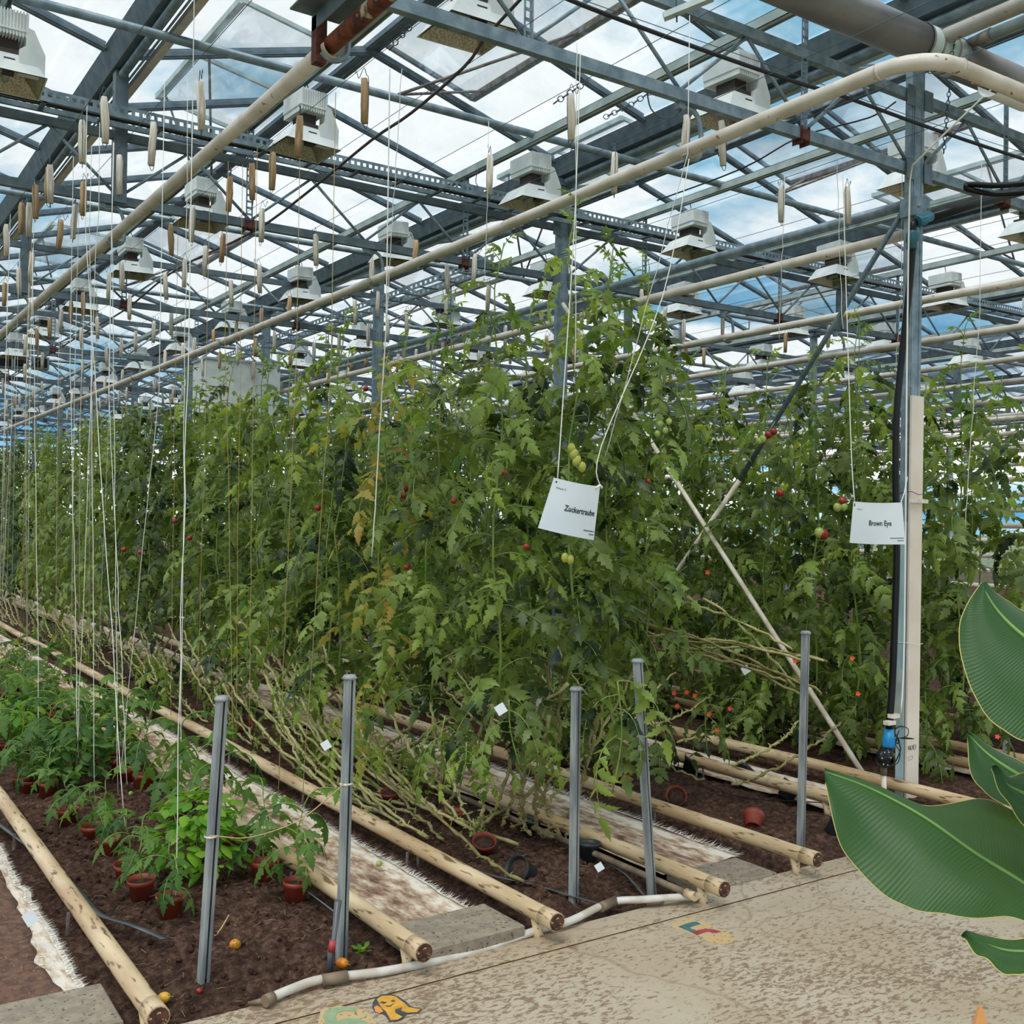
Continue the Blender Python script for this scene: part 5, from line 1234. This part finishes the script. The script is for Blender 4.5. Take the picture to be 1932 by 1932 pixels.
# fruit seen among the leaves
fruits(plants[4], 0, 0, [(763, 922, 5.6, FR, 1.2), (761, 935, 5.6, FR, 1.0), (768, 1070, 5.5, FR, 1.0), (774, 1080, 5.5, FG, .9), (773, 1092, 5.5, FG, .8), (856, 945, 5.3, FR, .9), (690, 733, 6.3, FR, .9), (683, 1176, 6.0, FR, .9)])
fruits(plants[3], 0, 0, [(938, 885, 5.1, FR, 1.0), (950, 890, 5.1, FR, 1.1), (993, 1031, 5.0, FR, .9), (900, 770, 5.2, FG, .9), (905, 790, 5.2, FG, .9), (912, 735, 5.2, FG, .9)])
fruits(plants[0], 0, 0, [(1078, 846, 4.85, FY, 1.1), (1083, 857, 4.85, FY, 1.2), (1088, 869, 4.85, FY, 1.2), (1098, 881, 4.85, FY, 1.1), (1066, 1052, 4.85, FY, 1.0), (1076, 1056, 4.85, FY, 1.0)])
fruits(plants[2], 0, 0, [(1209, 909, 5.4, FR, .9), (1223, 908, 5.4, FR, .8), (1245, 800, 5.4, FG, .9), (1255, 812, 5.4, FG, .9), (1240, 818, 5.4, FG, .9), (1262, 795, 5.4, FG, .9)])
tr = thing('tomato_truss', 'red and green tomatoes hanging against the grey brace pole', 'tomatoes', at(1450, 820, 7.0))
for (x, y, me, s) in ((1450, 820, FR, 1.5), (1460, 814, FR, 1.4), (1439, 828, FG, 1.4), (1432, 832, FG, 1.2)): obj('tomato', me, tr, at(x, y, 7.0) - V(tr.location), zrot(0), s)
MB().tube([at(1447, 845, 7.0), at(1452, 812, 7.0), at(1462, 795, 7.05)], 0.004, 5).build('fruit_stalk', stem_g, tr)
tr = thing('tomato_truss', 'large reddening tomato among the leaves left of the Brown Eye sign', 'tomatoes', at(1553, 1008, 6.6))
for (x, y, me, s) in ((1553, 1008, FR, 2.0), (1546, 1005, FG, 1.8), (1472, 930, FR, 1.4), (1589, 945, FR, 1.5), (1580, 957, FG, 1.5), (1592, 956, FG, 1.4)): obj('tomato', me, tr, at(x, y, 6.7) - V(tr.location), zrot(R(0, 5)), s)
for (x, y) in ((330, 983), (358, 1015), (600, 958), (234, 1037), (265, 1042), (1050, 1310)):
    o = obj('tomato', FR, None, at(x, y, 7.5 if x < 400 else 6.2), zrot(0), 1.1); tag(o, 'small red tomato showing in the front of the leaf wall', 'tomato', 'red tomatoes dotted in the leaf wall')

# ---- extra bare vines sweeping along the ground in front
random.seed(5)
for i in range(11):
    x0 = R(2.7, 3.15); y0 = R(4.5, 5.9); L = R(1.6, 2.8); mb = MB()
    bare_vine((x0, y0, .055), (2.74 + R(-.1, .15), y0 + L), R(.55, 1.15), mb, 0.0095, R(-.12, .03))
    tag(mb.build('lowered_vine', stem_p), 'pale knobbly bare tomato vine sloping up along the bed front', 'vine', 'bare vines along the main bed')
for i in range(10):
    x0 = R(3.0, 3.4); y0 = R(4.35, 5.2); mb = MB(); bare_vine((x0, y0, .06), (3.3 + R(-.35, .5), y0 + R(-.5, .6)), R(.75, 1.0), mb, 0.010, R(-.2, .2))
    tag(mb.build('lowered_vine', stem_d), 'greenish bare vine twisting up under the near plants', 'vine', 'twisting vines under the near plants')
for i in range(9):
    a = at(R(1200, 1330), R(1120, 1300), R(6.0, 7.2)); b = at(R(1480, 1560), R(1210, 1330), R(5.7, 6.3)); mb = MB()
    n = 18; pts = [a.lerp(b, j / n) + V((R(-.012, .012), R(-.012, .012), 0.04 * math.sin(PI * j / n) + R(-.008, .008))) for j in range(n + 1)]
    mb.tube(pts, [0.007 * (1.2 if j % 3 else .9) for j in range(n + 1)], 5)
    for p in pts[1:-1]: mb.tube([p, p + V((R(-1, 1), R(-1, 1), R(0, 1))).normalized() * 0.02], [0.003, 0.002], 4)
    tag(mb.build('lowered_vine', stem_p if i % 2 else stem_d), 'bare vine trailing toward the stake left of the painted column', 'vine', 'bare vines trailing to the right stake')

# ================================================================== LOW PLANTS AND SEEDLINGS
def pot_profile(r, h): return [(0.0, 0.004), (r * .68, 0.004), (r * .68, 0.0), (r * .70, 0.0), (r * .86, h * .74), (r * .93, h * .76), (r, h), (r * .965, h), (r * .86, h * .8), (r * .82, h * .72)]
POTM = MB().lathe(pot_profile(0.062, 0.095), (0, 0, 0), 22).mesh('pot', terra)
POTB = MB().lathe(pot_profile(0.062, 0.095), (0, 0, 0), 22).mesh('pot', blackpot)
SOILM = MB().lathe([(0.0, 0.078), (0.03, 0.076), (0.052, 0.074), (0.05, 0.06)], (0, 0, 0), 14).mesh('soil', potsoil)
def seedling(x, y, h, label, leaves=9, s=1.0, pots=POTM, meshes=LS_, tilt=0.0, ps=1.0, group=None):
    z0 = max(0.0, soil_h(x, y)) - 0.012
    t = thing('potted_seedling', label, 'potted plant', (x, y, z0), group); t.rotation_euler = (R(-tilt, tilt), R(-tilt, tilt), R(0, 6))
    pp = obj('pot', pots, t, (0, 0, 0), None, ps); obj('soil', SOILM, pp)
    mb = MB(); pts = [V((0.012 * math.sin(j + x * 9), 0.012 * math.cos(j * 1.7), 0.07 + h * j / 6)) for j in range(7)]; mb.tube(pts, [0.0042, .004, .004, .0035, .003, .003, .002], 6)
    me = mb.mesh('stem', stem_g); obj('stem', me, t)
    for i in range(leaves):
        f = 0.22 + 0.78 * i / (leaves - 1); j = min(5, int(f * 5.99)); p = pts[j].lerp(pts[j+1], f * 6 - j if f < 1 else 1)
        obj('leaf', random.choice(meshes), t, p, zrot(i * 2.4 + R(-.3, .3), R(-.3, .2) if f < .85 else R(-.9, -.3), R(-.3, .3)), s * R(.8, 1.15) * (0.8 if f < .35 else 1.0))
    return t
random.seed(11)
SL = {0: 'potted tomato seedling nearest the front in a bright terracotta pot', 1: 'potted seedling tight behind the front pot of the left row', 2: 'potted seedling beside the lime bush, pot rim clear of the soil', 3: 'potted seedling third along the left row', 4: 'small potted seedling half way up the left row', 5: 'low potted seedling next to a white string loop'}
for i, (x, y, h) in enumerate(((1.335, 4.50, .24), (1.30, 4.80, .26), (1.30, 5.06, .24), (1.33, 5.50, .30), (1.33, 5.85, .22), (1.27, 6.20, .18), (1.29, 6.85, .2), (1.22, 7.05, .24), (1.31, 7.35, .2))):
    seedling(x, y, h, SL.get(i, 'thin potted seedling further up the left row, terracotta pot on its side' if i == 6 else 'thin potted seedling further up the left row'), 8, 0.78, tilt=0.1, group=None if i < 7 else 'thin seedlings up the left row')
SR = ['potted seedling at the front right, pot beside the heating pipe', 'potted seedling with spreading leaves second in the right row', 'tall potted tomato behind the leaning stake, wide orange pot', 'tall potted tomato third beyond the leaning stake', 'bushy potted tomato along the right row with dark leaves']
for i, (x, y, h) in enumerate(((1.88, 4.47, .36), (1.86, 4.78, .34), (1.85, 5.28, .50), (1.80, 5.55, .42), (1.84, 6.1, .44), (1.82, 6.75, .42), (1.8, 7.2, .46), (1.83, 7.7, .45))):
    seedling(x, y, h, SR[i] if i < 5 else 'dark leaved potted tomato up the right row', 10, 1.25 if i > 1 else 1.05, tilt=0.08, ps=1.15 if i != 0 else 1.0, group=None if i < 5 else 'potted tomatoes up the right row')
# denser young plants filling the bed further back
GY = 'young plants crowding the bed further back'
for i in range(58):
    y = 7.0 + (i / 58) ** 1.25 * 17; x = R(1.15, 1.9) if i % 3 else R(1.6, 1.9)
    seedling(x, y, R(.3, .48), 'young green plant crowding the seedling bed further back', 8 if y < 12 else 6, R(1.1, 1.5), meshes=LS_ if i % 4 else LM, tilt=0.1, group=GY)
# lime green basil bush
def simple_leaf(m, L=0.055, W=0.034):
    mb = MB(); prof = [(0, .08), (.2, .8), (.45, 1.0), (.7, .75), (.88, .4), (1, 0)]; vs = []
    for t_, w in prof:
        c = V((L * t_, 0, L * (.12 * t_ - .4 * t_ * t_))); ww = W * w / 2; vs += [c + V((0, -ww, -.25 * ww)), c, c + V((0, ww, -.25 * ww))]
    fs = []
    for i in range(len(prof) - 1): a = i * 3; fs += [(a, a+1, a+4, a+3), (a+1, a+2, a+5, a+4)]
    mb.add(vs, fs, True); return mb.mesh('leaf', m)
BL = [simple_leaf(leaf_l), simple_leaf(leaf_l, 0.07, .042), simple_leaf(leaf_l, .045, .03)]
BD = [simple_leaf(leaf_s, .07, .04), simple_leaf(leaf_s, .055, .034)]
def bush(x, y, n, rx, ry, h, meshes, label, name='basil_bush', cat='bush'):
    t = thing(name, label, cat, (x, y, 0)); mb = MB()
    for k in range(9):
        a = R(0, 6.28); mb.tube([V((x + .03 * math.cos(a), y + .03 * math.sin(a), 0)), V((x + rx * .6 * math.cos(a), y + ry * .6 * math.sin(a), h * R(.6, .9)))], 0.003, 4)
    mb.build('stems', stem_g, t)
    for i in range(n):
        a = R(0, 2 * PI); f = math.sqrt(R(.15, 1)); zz = h * (0.15 + 0.85 * R(0, 1) ** .7); rr2 = (1 - .45 * (zz / h) ** 3)
        obj('leaf', random.choice(meshes), t, (rx * f * rr2 * math.cos(a), ry * f * rr2 * math.sin(a), zz), zrot(a + R(-.8, .8), R(-.3, .5), R(-.4, .4)), R(.9, 1.5))
    return t
bush(1.60, 4.95, 290, .20, .26, .40, BL, 'lime green leafy bush in the middle of the front pots')
bush(1.45, 7.0, 220, .20, .34, .42, BD, 'fuller green bush behind the thin seedlings, left of the second string pair')
bush(1.35, 8.3, 200, .22, .4, .40, BL, 'pale green bush further up the seedling bed', )
# side shoots and low plants in the main bed
def low_plant(px, py, dep, n, s, meshes, label, h=0.3, stem_to=None):
    q = at(px, py, dep); t = thing('side_shoot', label, 'shoot', q); mb = MB(); b = q + V((0, 0, -h)); 
    mb.tube(smooth_path([b + V((R(-.05, .05), R(-.05, .05), 0)), q.lerp(b, .5) + V((R(-.03, .03), 0, 0)), q], 3), 0.004, 5); mb.build('stem', stem_g, t)
    for i in range(n): obj('leaf', random.choice(meshes), t, V((0, 0, -h * .6 * i / n)), zrot(i * 2.4, R(.1, .6), R(-.3, .3)), s * R(.8, 1.2))
    return t
for (x, y, d, n, s, lb, h) in ((1165, 1285, 4.7, 5, 1.0, 'large drooping tomato leaf beside the leaning stake', .5), (840, 1350, 5.2, 7, .8, 'dark leafy shoot above the white tag', .3), (660, 1330, 5.6, 6, .7, 'leafy shoot behind the corner stake', .35), (700, 1375, 5.8, 5, .6, 'hanging shoot right of the corner stake', .3),
        (960, 1320, 5.0, 7, .8, 'shoot in the tangle under the near plants', .3), (880, 1400, 5.0, 6, .7, 'low shoot over the bare vines', .2), (1010, 1370, 5.2, 6, .7, 'side shoot beside the white post in the tangle', .3), (560, 1250, 6.6, 6, .8, 'low shoot at the foot of the leaf wall', .3), (300, 1240, 9, 6, .9, 'low shoot by the first mat strip', .3), (430, 1210, 8, 6, .9, 'low shoot before the wall foot', .3),
        (740, 1250, 6.0, 6, .7, 'small shoot in the vine tangle', .3), (1330, 1330, 6.6, 6, .8, 'low shoot near the orange flowers', .3)):
    low_plant(x, y, d, n, s, LA if s > .75 else LB, lb, h)
for i in range(26):
    y = R(5.2, 16); low = at(0, 0, 1); x = R(2.65, 3.4); t = thing('side_shoot', 'small side shoot at the foot of the main bed', 'shoot', (x, y, .32), 'small side shoots of the main bed'); 
    MB().tube([(x, y, .03), (x + .02, y, .2), (x, y, .34)], .004, 5).build('stem', stem_g, t)
    for k in range(5): obj('leaf', random.choice(LB), t, (0, 0, .02 - .04 * k), zrot(k * 2.4, R(.1, .6)), R(.6, .9))
for i in range(64):
    if i < 26: x, y, h = R(4.5, 5.6), R(5.4, 9.5), R(.3, .6)
    elif i < 46: x, y, h = R(5.9, 6.9), R(4.7, 9), R(.35, .7)
    else: x, y, h = R(6.3, 8.0), R(4.2, 6.2), R(.5, 1.1)
    t = thing('side_shoot', 'low growth at the foot of the column bed', 'shoot', (x, y, h), 'low growth of the column bed')
    MB().tube([(x, y, .03), (x + .03, y, h * .6), (x, y, h + .03)], .004, 5).build('stem', stem_g, t)
    for k in range(9): obj('leaf', random.choice(LA), t, (0, 0, .05 - h * .09 * k), zrot(k * 2.4, R(-.2, .5), R(-.4, .4)), R(.7, 1.1))
# orange flowers
fmb = MB()
for k in range(5):
    a = k * 2 * PI / 5; d = V((math.cos(a), math.sin(a), .5)); leaflet(fmb, V((0, 0, 0)), d, V((-math.cos(a)*.5, -math.sin(a)*.5, 1)), .03, .026, .2, .1)
fmb.tube([(0, 0, 0), (0, 0, -.05)], .0015, 4); FLW = fmb.mesh('flower', flower_m)
for i, (x, y) in enumerate(((1272, 1308), (1296, 1306), (1311, 1313), (1353, 1378), (1377, 1337), (1608, 1242), (1619, 1309), (1338, 1348), (1882, 1390), (1500, 1248), (1335, 1080), (1278, 1332))):
    o = obj('nasturtium_flower', FLW, None, at(x, y, 6.3), (ray(x, y) * -1).to_track_quat('Z', 'Y'), 0.62); tag(o, 'orange nasturtium flower in the low growth', 'flower', 'orange flowers in the low growth')

# ---- fallen pots, tomatoes and bits on the soil
def pot(px, py, me, rx, ry, rz, s, label, z=0.02):
    q = onZ(px, py, z); t = thing('plant_pot', label, 'pot', q); t.rotation_euler = (rx, ry, rz); pp = obj('pot', me, t, (0, 0, 0), None, s); obj('soil', SOILM, pp); return t
pot(912, 1612, POTM, .35, -.3, .2, 1.0, 'tilted terracotta pot in front of the black one')
pot(1000, 1652, POTB, -.2, -1.1, .4, 1.15, 'black pot tipped toward the vines')
pot(1110, 1622, POTB, 0, 0.05, 0, .95, 'upright black pot with a bare vine')
pot(1275, 1512, POTM, .3, -.9, .5, 1.0, 'terracotta pot lying beside the clean heating pipe', 0.03)
pot(1420, 1562, POTM, .2, 1.0, .9, 1.0, 'terracotta pot fallen near the path corner', 0.03)
pot(850, 1560, POTM, .1, .1, 0, 1.0, 'terracotta pot under the bare vines')
pot(740, 1520, POTM, .1, -.2, 0, 1.0, 'terracotta pot half hidden by vines left of centre')
pot(995, 1572, POTB, .2, .2, 0, .9, 'black pot with a dry brown leaf')
pot(1300, 1455, POTB, .3, .2, 0, 1.1, 'black pot near the far vines')
pot(1165, 1480, POTM, .3, .2, 0, 1.1, 'terracotta pot behind the drooping leaf')
pot(1480, 1505, POTB, .3, .5, 0, 1.1, 'black pot between the two right pipes')
pot(1390, 1465, POTB, .3, .7, 0, 1.1, 'black pot lying open toward the camera')
pot(1565, 1575, POTB, .3, .7, 0, .9, 'black pot at the right stake foot')
pot(265, 1300, POTB, 1.2, .2, 0, 1.1, 'black pot fallen beside the second pipe')
pot(245, 1285, POTB, 1.0, .2, .6, 1.0, 'another fallen black pot just beyond it')
pot(455, 1380, POTM, .8, .2, 0, 1.0, 'terracotta pot under the sloping vines')
pot(620, 1390, POTB, 1.1, -.4, 0.5, 1.0, 'black pot with open mouth behind the corner stake')
def loose(px, py, me, s, label, z=0.03, g=None):
    q = onZ(px, py, z); o = obj('tomato', me, None, q, zrot(R(0, 6), R(.8, 1.6)), s); tag(o, label, 'tomato', g); return o
loose(443, 1783, FO, 1.15, 'orange plum tomato on the soil in the middle of the front bed', .045)
loose(645, 1817, FO, 1.0, 'orange tomato at the foot of the corner stake', .02)
loose(309, 1882, ball_mesh('tomato', mat('yellow_tomato_skin', '#d4a531', '#c8962a', 8, .35), .019, 1, 1.2), 1.0, 'yellow tomato beside the nearest pipe end', .02)
loose(376, 1870, FR, .7, 'squashed red tomato at the foot of the leaning stake', .01)
for (x, y) in ((780, 1490), (870, 1512), (1040, 1570), (390, 1398), (245, 1280), (250, 1480), (345, 1380), (1378, 1545), (90, 1250), (845, 1495)): loose(x, y, FR, .8, 'small fallen red tomato on the bed soil', .03, 'fallen red tomatoes')
for (x, y) in ((247, 1497), (537, 1505), (715, 1630)): loose(x, y, FG, .8, 'small green tomato fallen on the soil or mat', .05, 'fallen green tomatoes')
def tagcard(px, py, d, label, s=.05, tint=paper):
    c = at(px, py, d); u = (RT * .8 + UP * .5).normalized() * s / 2; v_ = (UP * .8 - RT * .5).normalized() * s / 2; n_ = fw * .001
    mb = MB(); mb.add([c - u - v_, c + u - v_, c + u + v_, c - u + v_, c - u - v_ + n_, c + u - v_ + n_, c + u + v_ + n_, c - u + v_ + n_], [(0,1,2,3),(7,6,5,4),(0,4,5,1),(1,5,6,2),(2,6,7,3),(3,7,4,0)]); return tag(mb.build('plant_tag', tint), label, 'tag')
tagcard(615, 1406, 4.9, 'small white tag on the vines left of the corner stake', .04)
tagcard(945, 1338, 4.7, 'white tag hanging under the near tomato tangle', .045)
tagcard(1407, 1264, 6.2, 'pale tag on the bare vines left of the right stake', .045)
tagcard(1131, 1636, 4.7, 'cream square tag with hole lying near the upright black pot', .035)
tagcard(57, 1733, 4.1, 'torn pale scrap on the red-brown soil', .05)
cable('dry_twig', 'dry twig leaning on the soil beside the leaning stake', 'twig', [onZ(395, 1776, .03), onZ(415, 1755, .05), onZ(432, 1726, .09)], .003, twine_b)
t = thing('white_post', 'short white post standing in the tangle under the near plants', 'post', (3.5, 4.9, 0)); MB().tube([onY(1012, 1400, 5.3), onY(1018, 1295, 5.3)], .018, 8).build('post', whitepole, t)
random.seed(3)
mb = MB()
for i in range(420):   # dry root fibres and straw
    if i < 200: x, y = R(1.0, 1.95), R(3.66, 7)
    elif i < 300: x, y = R(0.05, .8), R(3.95, 6)
    else: x, y = R(2.6, 3.4), R(3.66, 6)
    z = max(soil_h(x, y), 0.045 if x < .85 else -1) + .008; a = R(0, 6.28); l = R(.015, .06); mb.tube([(x, y, z), (x + l * .5 * math.cos(a), y + l * .5 * math.sin(a), z + R(0, .012)), (x + l * math.cos(a + .4), y + l * math.sin(a + .4), z + R(-.002, .006))], .0012, 3)
tag(mb.build('straw', mat('dry_straw', '#a08463', '#86694c', 40, .9)), 'dry root fibres and straw scattered on the soil', 'debris', kind='stuff')
mb = MB()
for i in range(900):
    x, y = (R(1.02, 1.95), R(3.66, 6.5)) if i < 600 else (R(2.6, 3.4), R(3.66, 6)); z = soil_h(x, y); s = R(.004, .014)
    mb.lathe([(0, -s), (s * .9, -s * .4), (s, s * .2), (s * .5, s * .8), (0, s * .9)], (x, y, z + s * .4), 5, Matrix.Rotation(R(0, 3), 3, 'X'))
tag(mb.build('soil_clods', soil), 'loose crumbs and clods of soil', 'soil', kind='stuff')
# small weed by the corner stake
t = thing('weed', 'small fresh green weed near the corner stake', 'weed', onZ(682, 1800, 0)); q = onZ(682, 1800, 0.01)
for k in range(10): obj('leaf', BL[2], t, V((R(-.02, .02), R(-.02, .02), R(0, .03))), zrot(k * .7, -.6), .7)

# ================================================================== BANANA PLANT
def banana_leaf(t, rib, left, right, fold=0.0, name='leaf'):
    """rib, left edge and right edge: equally many control points"""
    ribs = smooth_path(rib, 12); LE = smooth_path([q + w for q, w in zip(rib, left)], 12); RE = smooth_path([q + w for q, w in zip(rib, right)], 12)
    mb = MB(); nv = len(ribs); half = 9; uvs = []; vs = []
    for j, p in enumerate(ribs):
        u = j / (nv - 1); Lv, Rv = LE[j] - p, RE[j] - p; nn = (Lv - Rv).cross(ribs[min(j+1, nv-1)] - ribs[max(j-1, 0)])
        nn = nn.normalized() if nn.length > 1e-8 else V((0, 0, 1))
        if nn.z < 0: nn = -nn
        for i in range(-half, half + 1):
            a = abs(i) / half; Wv = Lv if i < 0 else Rv
            q = p + Wv * a - nn * (fold * Wv.length * a * a) + nn * (0.012 * math.sin(PI * min(1, a * 1.3)) + 0.008 * noise.noise(V((j * 0.16, 3.0 if i < 0 else 9.0, p.z * 5))) * a * a)
            vs.append(q); uvs.append((i / half * .5 + .5, u + 0.12 * a))
    n = 2 * half + 1
    fs = [(j*n+i, j*n+i+1, (j+1)*n+i+1, (j+1)*n+i) for j in range(nv-1) for i in range(n-1)]
    mb.add(vs, fs, True); o = mb.build(name, banana, t)
    uvl = o.data.uv_layers.new(name='UVMap')
    for lp in o.data.loops: uvl.data[lp.index].uv = uvs[lp.vertex_index]
    rm = MB(); rm.tube([p - (UP * 0.0) for p in ribs], [0.0025 + 0.0045 * (j / (nv - 1)) for j in range(nv)], 7); rm.build('midrib', midrib_m, o)
    em = MB(); em.tube([vs[j*n] for j in range(nv)], 0.0012, 4); em.tube([vs[j*n+n-1] for j in range(nv)], 0.0012, 4); em.build('leaf_edge', edge_m, o)
    return o
def pw(a, b): return V(b) - V(a)
t = thing('banana_plant', 'banana plant with big glossy leaves reaching in from the right', 'plant', (2.55, 1.15, 0))
D = 2.55
# large low leaf: rib from tip to beyond the frame
ribp = [(1556, 1456, 2.75), (1640, 1487, 2.66), (1740, 1540, 2.58), (1840, 1610, 2.5), (1932, 1668, 2.42), (2060, 1760, 2.3)]
lo = [(1557, 1475, 2.72), (1592, 1600, 2.58), (1690, 1690, 2.45), (1800, 1722, 2.38), (1915, 1728, 2.3), (2040, 1775, 2.25)]
hi = [(1557, 1455, 2.76), (1650, 1478, 2.75), (1752, 1512, 2.80), (1868, 1500, 2.75), (1960, 1560, 2.6), (2080, 1720, 2.4)]
rb = [at(*p) for p in ribp]; banana_leaf(t, rb, [at(*p) - q for p, q in zip(lo, rb)], [at(*p) - q for p, q in zip(hi, rb)], fold=0.06)
# upper broad leaf, hanging
ribp = [(1850, 1102, 2.35), (1880, 1150, 2.3), (1925, 1195, 2.25), (1990, 1240, 2.2), (2080, 1290, 2.15)]
lo = [(1848, 1104, 2.34), (1812, 1180, 2.28), (1840, 1300, 2.2), (1915, 1385, 2.15), (2050, 1400, 2.1)]
hi = [(1852, 1102, 2.36), (1905, 1128, 2.42), (1960, 1160, 2.42), (2030, 1200, 2.35), (2100, 1270, 2.2)]
rb = [at(*p) for p in ribp]; banana_leaf(t, rb, [at(*p) - q for p, q in zip(lo, rb)], [at(*p) - q for p, q in zip(hi, rb)], fold=0.05)
# two small overlapping leaves
ribp = [(1826, 1385, 2.8), (1860, 1420, 2.75), (1910, 1455, 2.7), (1990, 1500, 2.6)]
lo = [(1825, 1392, 2.8), (1840, 1470, 2.7), (1895, 1515, 2.65), (1985, 1540, 2.6)]
hi = [(1828, 1382, 2.8), (1865, 1400, 2.85), (1915, 1425, 2.85), (1995, 1470, 2.7)]
rb = [at(*p) for p in ribp]; banana_leaf(t, rb, [at(*p) - q for p, q in zip(lo, rb)], [at(*p) - q for p, q in zip(hi, rb)], fold=0.08)
ribp = [(1872, 1445, 2.5), (1895, 1478, 2.48), (1935, 1500, 2.45), (1990, 1530, 2.4)]
lo = [(1871, 1450, 2.5), (1895, 1505, 2.45), (1935, 1560, 2.4), (1990, 1590, 2.4)]
hi = [(1874, 1443, 2.5), (1905, 1462, 2.55), (1950, 1452, 2.55), (2000, 1470, 2.5)]
rb = [at(*p) for p in ribp]; banana_leaf(t, rb, [at(*p) - q for p, q in zip(lo, rb)], [at(*p) - q for p, q in zip(hi, rb)], fold=0.05)
# low drooping leaf
ribp = [(1816, 1764, 2.0), (1850, 1780, 1.98), (1900, 1795, 1.96), (1960, 1798, 1.94), (2050, 1800, 1.9)]
lo = [(1814, 1768, 2.0), (1855, 1805, 1.95), (1905, 1832, 1.92), (1965, 1828, 1.9), (2050, 1815, 1.88)]
hi = [(1818, 1762, 2.0), (1855, 1770, 2.03), (1900, 1768, 2.03), (1960, 1765, 2.0), (2050, 1780, 1.93)]
rb = [at(*p) for p in ribp]; banana_leaf(t, rb, [at(*p) - q for p, q in zip(lo, rb)], [at(*p) - q for p, q in zip(hi, rb)], fold=0.05)
# trunk outside the frame with leaf stalks reaching it
tk = V((2.75, 1.0, 0)); mb = MB(); mb.tube([tk, tk + V((0, 0, .5)), tk + V((0, 0, 1.0)), tk + V((0, 0, 1.32))], [.085, .075, .055, .02], 14); mb.build('trunk', mat('banana_trunk', '#5a6a34', '#6f5a3c', 8, .6), t)
for e, zt in ((at(2060, 1760, 2.3), .6), (at(2080, 1290, 2.15), 1.1), (at(1990, 1500, 2.6), .85), (at(1990, 1530, 2.4), .8), (at(2050, 1800, 1.9), .5)):
    MB().tube(smooth_path([e, e.lerp(tk + V((0, 0, zt)), .5) + V((0, 0, .03)), tk + V((0, 0, zt))], 5), [.01 + .0012 * i for i in range(11)], 8).build('leaf_stalk', midrib_m, t)
t = thing('wooden_stake', 'pointed pine stake tip at the bottom right', 'stake', onZ(1852, 1932, 0)); q = at(1851, 1975, 2.3)
mb = MB(); tip = at(1849, 1900, 2.3); b = [q + RT * .028 + fw * .01, q - RT * .028 + fw * .01, q - RT * .028 - fw * .012, q + RT * .028 - fw * .012]; dn = V((0, 0, -q.z))
tp = [tip + RT * .004 + fw * .004, tip - RT * .004 + fw * .004, tip - RT * .004 - fw * .004, tip + RT * .004 - fw * .004]
gb = [p + V((0, 0, -p.z)) for p in b]
mb.add(tp + b + gb, [(0, 1, 2, 3)] + [(r*4+i, r*4+4+i, r*4+4+(i+1)%4, r*4+(i+1)%4) for r in range(2) for i in range(4)]); mb.build('shaft', wood, t)

# ================================================================== FAR EQUIPMENT AND WALLS
t = thing('equipment_cabinet', 'pale grey-white cabinet showing above the leaf wall', 'cabinet', at(440, 720, 15.5)); c = V(t.location)
mb = MB(); mb.bb(c + V((-.5, -.3, -.5)), c + V((.6, .3, .25))); mb.build('body', white_l, t); MB().bb(c + V((-.52, -.32, .25)), c + V((.62, .32, .28))).build('lid', galvl, t)
for i, (x, y) in enumerate(((8, 683), (38, 684), (76, 686))):
    q = at(x, y, 17.5); t = thing('air_fan', 'dark square air blower between the far trusses at the left edge', 'fan', q, 'dark air blowers at the left edge'); MB().bb(q + V((-.12, -.1, -.1)), q + V((.12, .1, .1))).build('housing', galv, t)
    mb = MB(); mb.bb(q + V((-.085, -.115, -.075)), q + V((.085, -.1, .075))); mb.build('outlet', black, t)
wb = thing('wall_back', 'glazed far gable wall', None, (0, YEND, 0), kind='structure')
mb = MB(); mb.bb((-3, YEND, 0), (X1, YEND + .15, .6)); mb.build('base_wall', concrete, wb)
mb = MB(); x = -2.1
while x < X1: mb.bb((x - .03, YEND, .6), (x + .03, YEND + .06, roof_z(x))); x += 1.0
for z in (1.8, 3.2, 4.95): mb.bb((-3, YEND, z - .03), (X1, YEND + .06, z + .03))
mb.build('frame', galv, wb)
mb = MB(); mb.bb((-3, YEND + .02, .6), (X1, YEND + .026, 5.0)); mb.build('glazing', glass, wb, kind='stuff')
wr = thing('wall_right', 'glazed far side wall', None, (X1, 0, 0), kind='structure')
mb = MB(); mb.bb((X1 + .02, Y0, 0), (X1 + .2, YEND, .6)); mb.build('base_wall', concrete, wr)
mb = MB(); y = Y0
while y < YEND: mb.bb((X1 + .02, y - .03, .6), (X1 + .08, y + .03, 4.95)); y += 1.25
for z in (1.8, 3.2, 4.9): mb.bb((X1 + .02, Y0, z - .03), (X1 + .08, YEND, z + .03))
mb.build('frame', galvl, wr); mb = MB(); mb.bb((X1 + .04, Y0, .6), (X1 + .046, YEND, 5.0)); mb.build('glazing', glass, wr, kind='stuff')
# white cross tubes far right, seen in the gap beside the painted column
for i in range(12):
    z = .9 + i * .22; o = MB().tube([(14.4, 6, z), (14.4, 20, z)], .035, 8).build('rack_pipe', whitepole); tag(o, 'white rack pipe stacked in the gap right of the painted column', 'pipe', 'stacked white pipes in the right gap')
t = thing('steel_frame', 'grey steel frame corner in the gap right of the painted column', 'frame', (12.5, 7.8, 0)); a = at(1790, 842, 13)
MB().tube([(a.x, a.y, 0), (a.x, a.y, a.z), (a.x - .7, a.y + .6, a.z)], .03, 6).build('frame_tube', galv, t)
print('objects', len(bpy.data.objects))
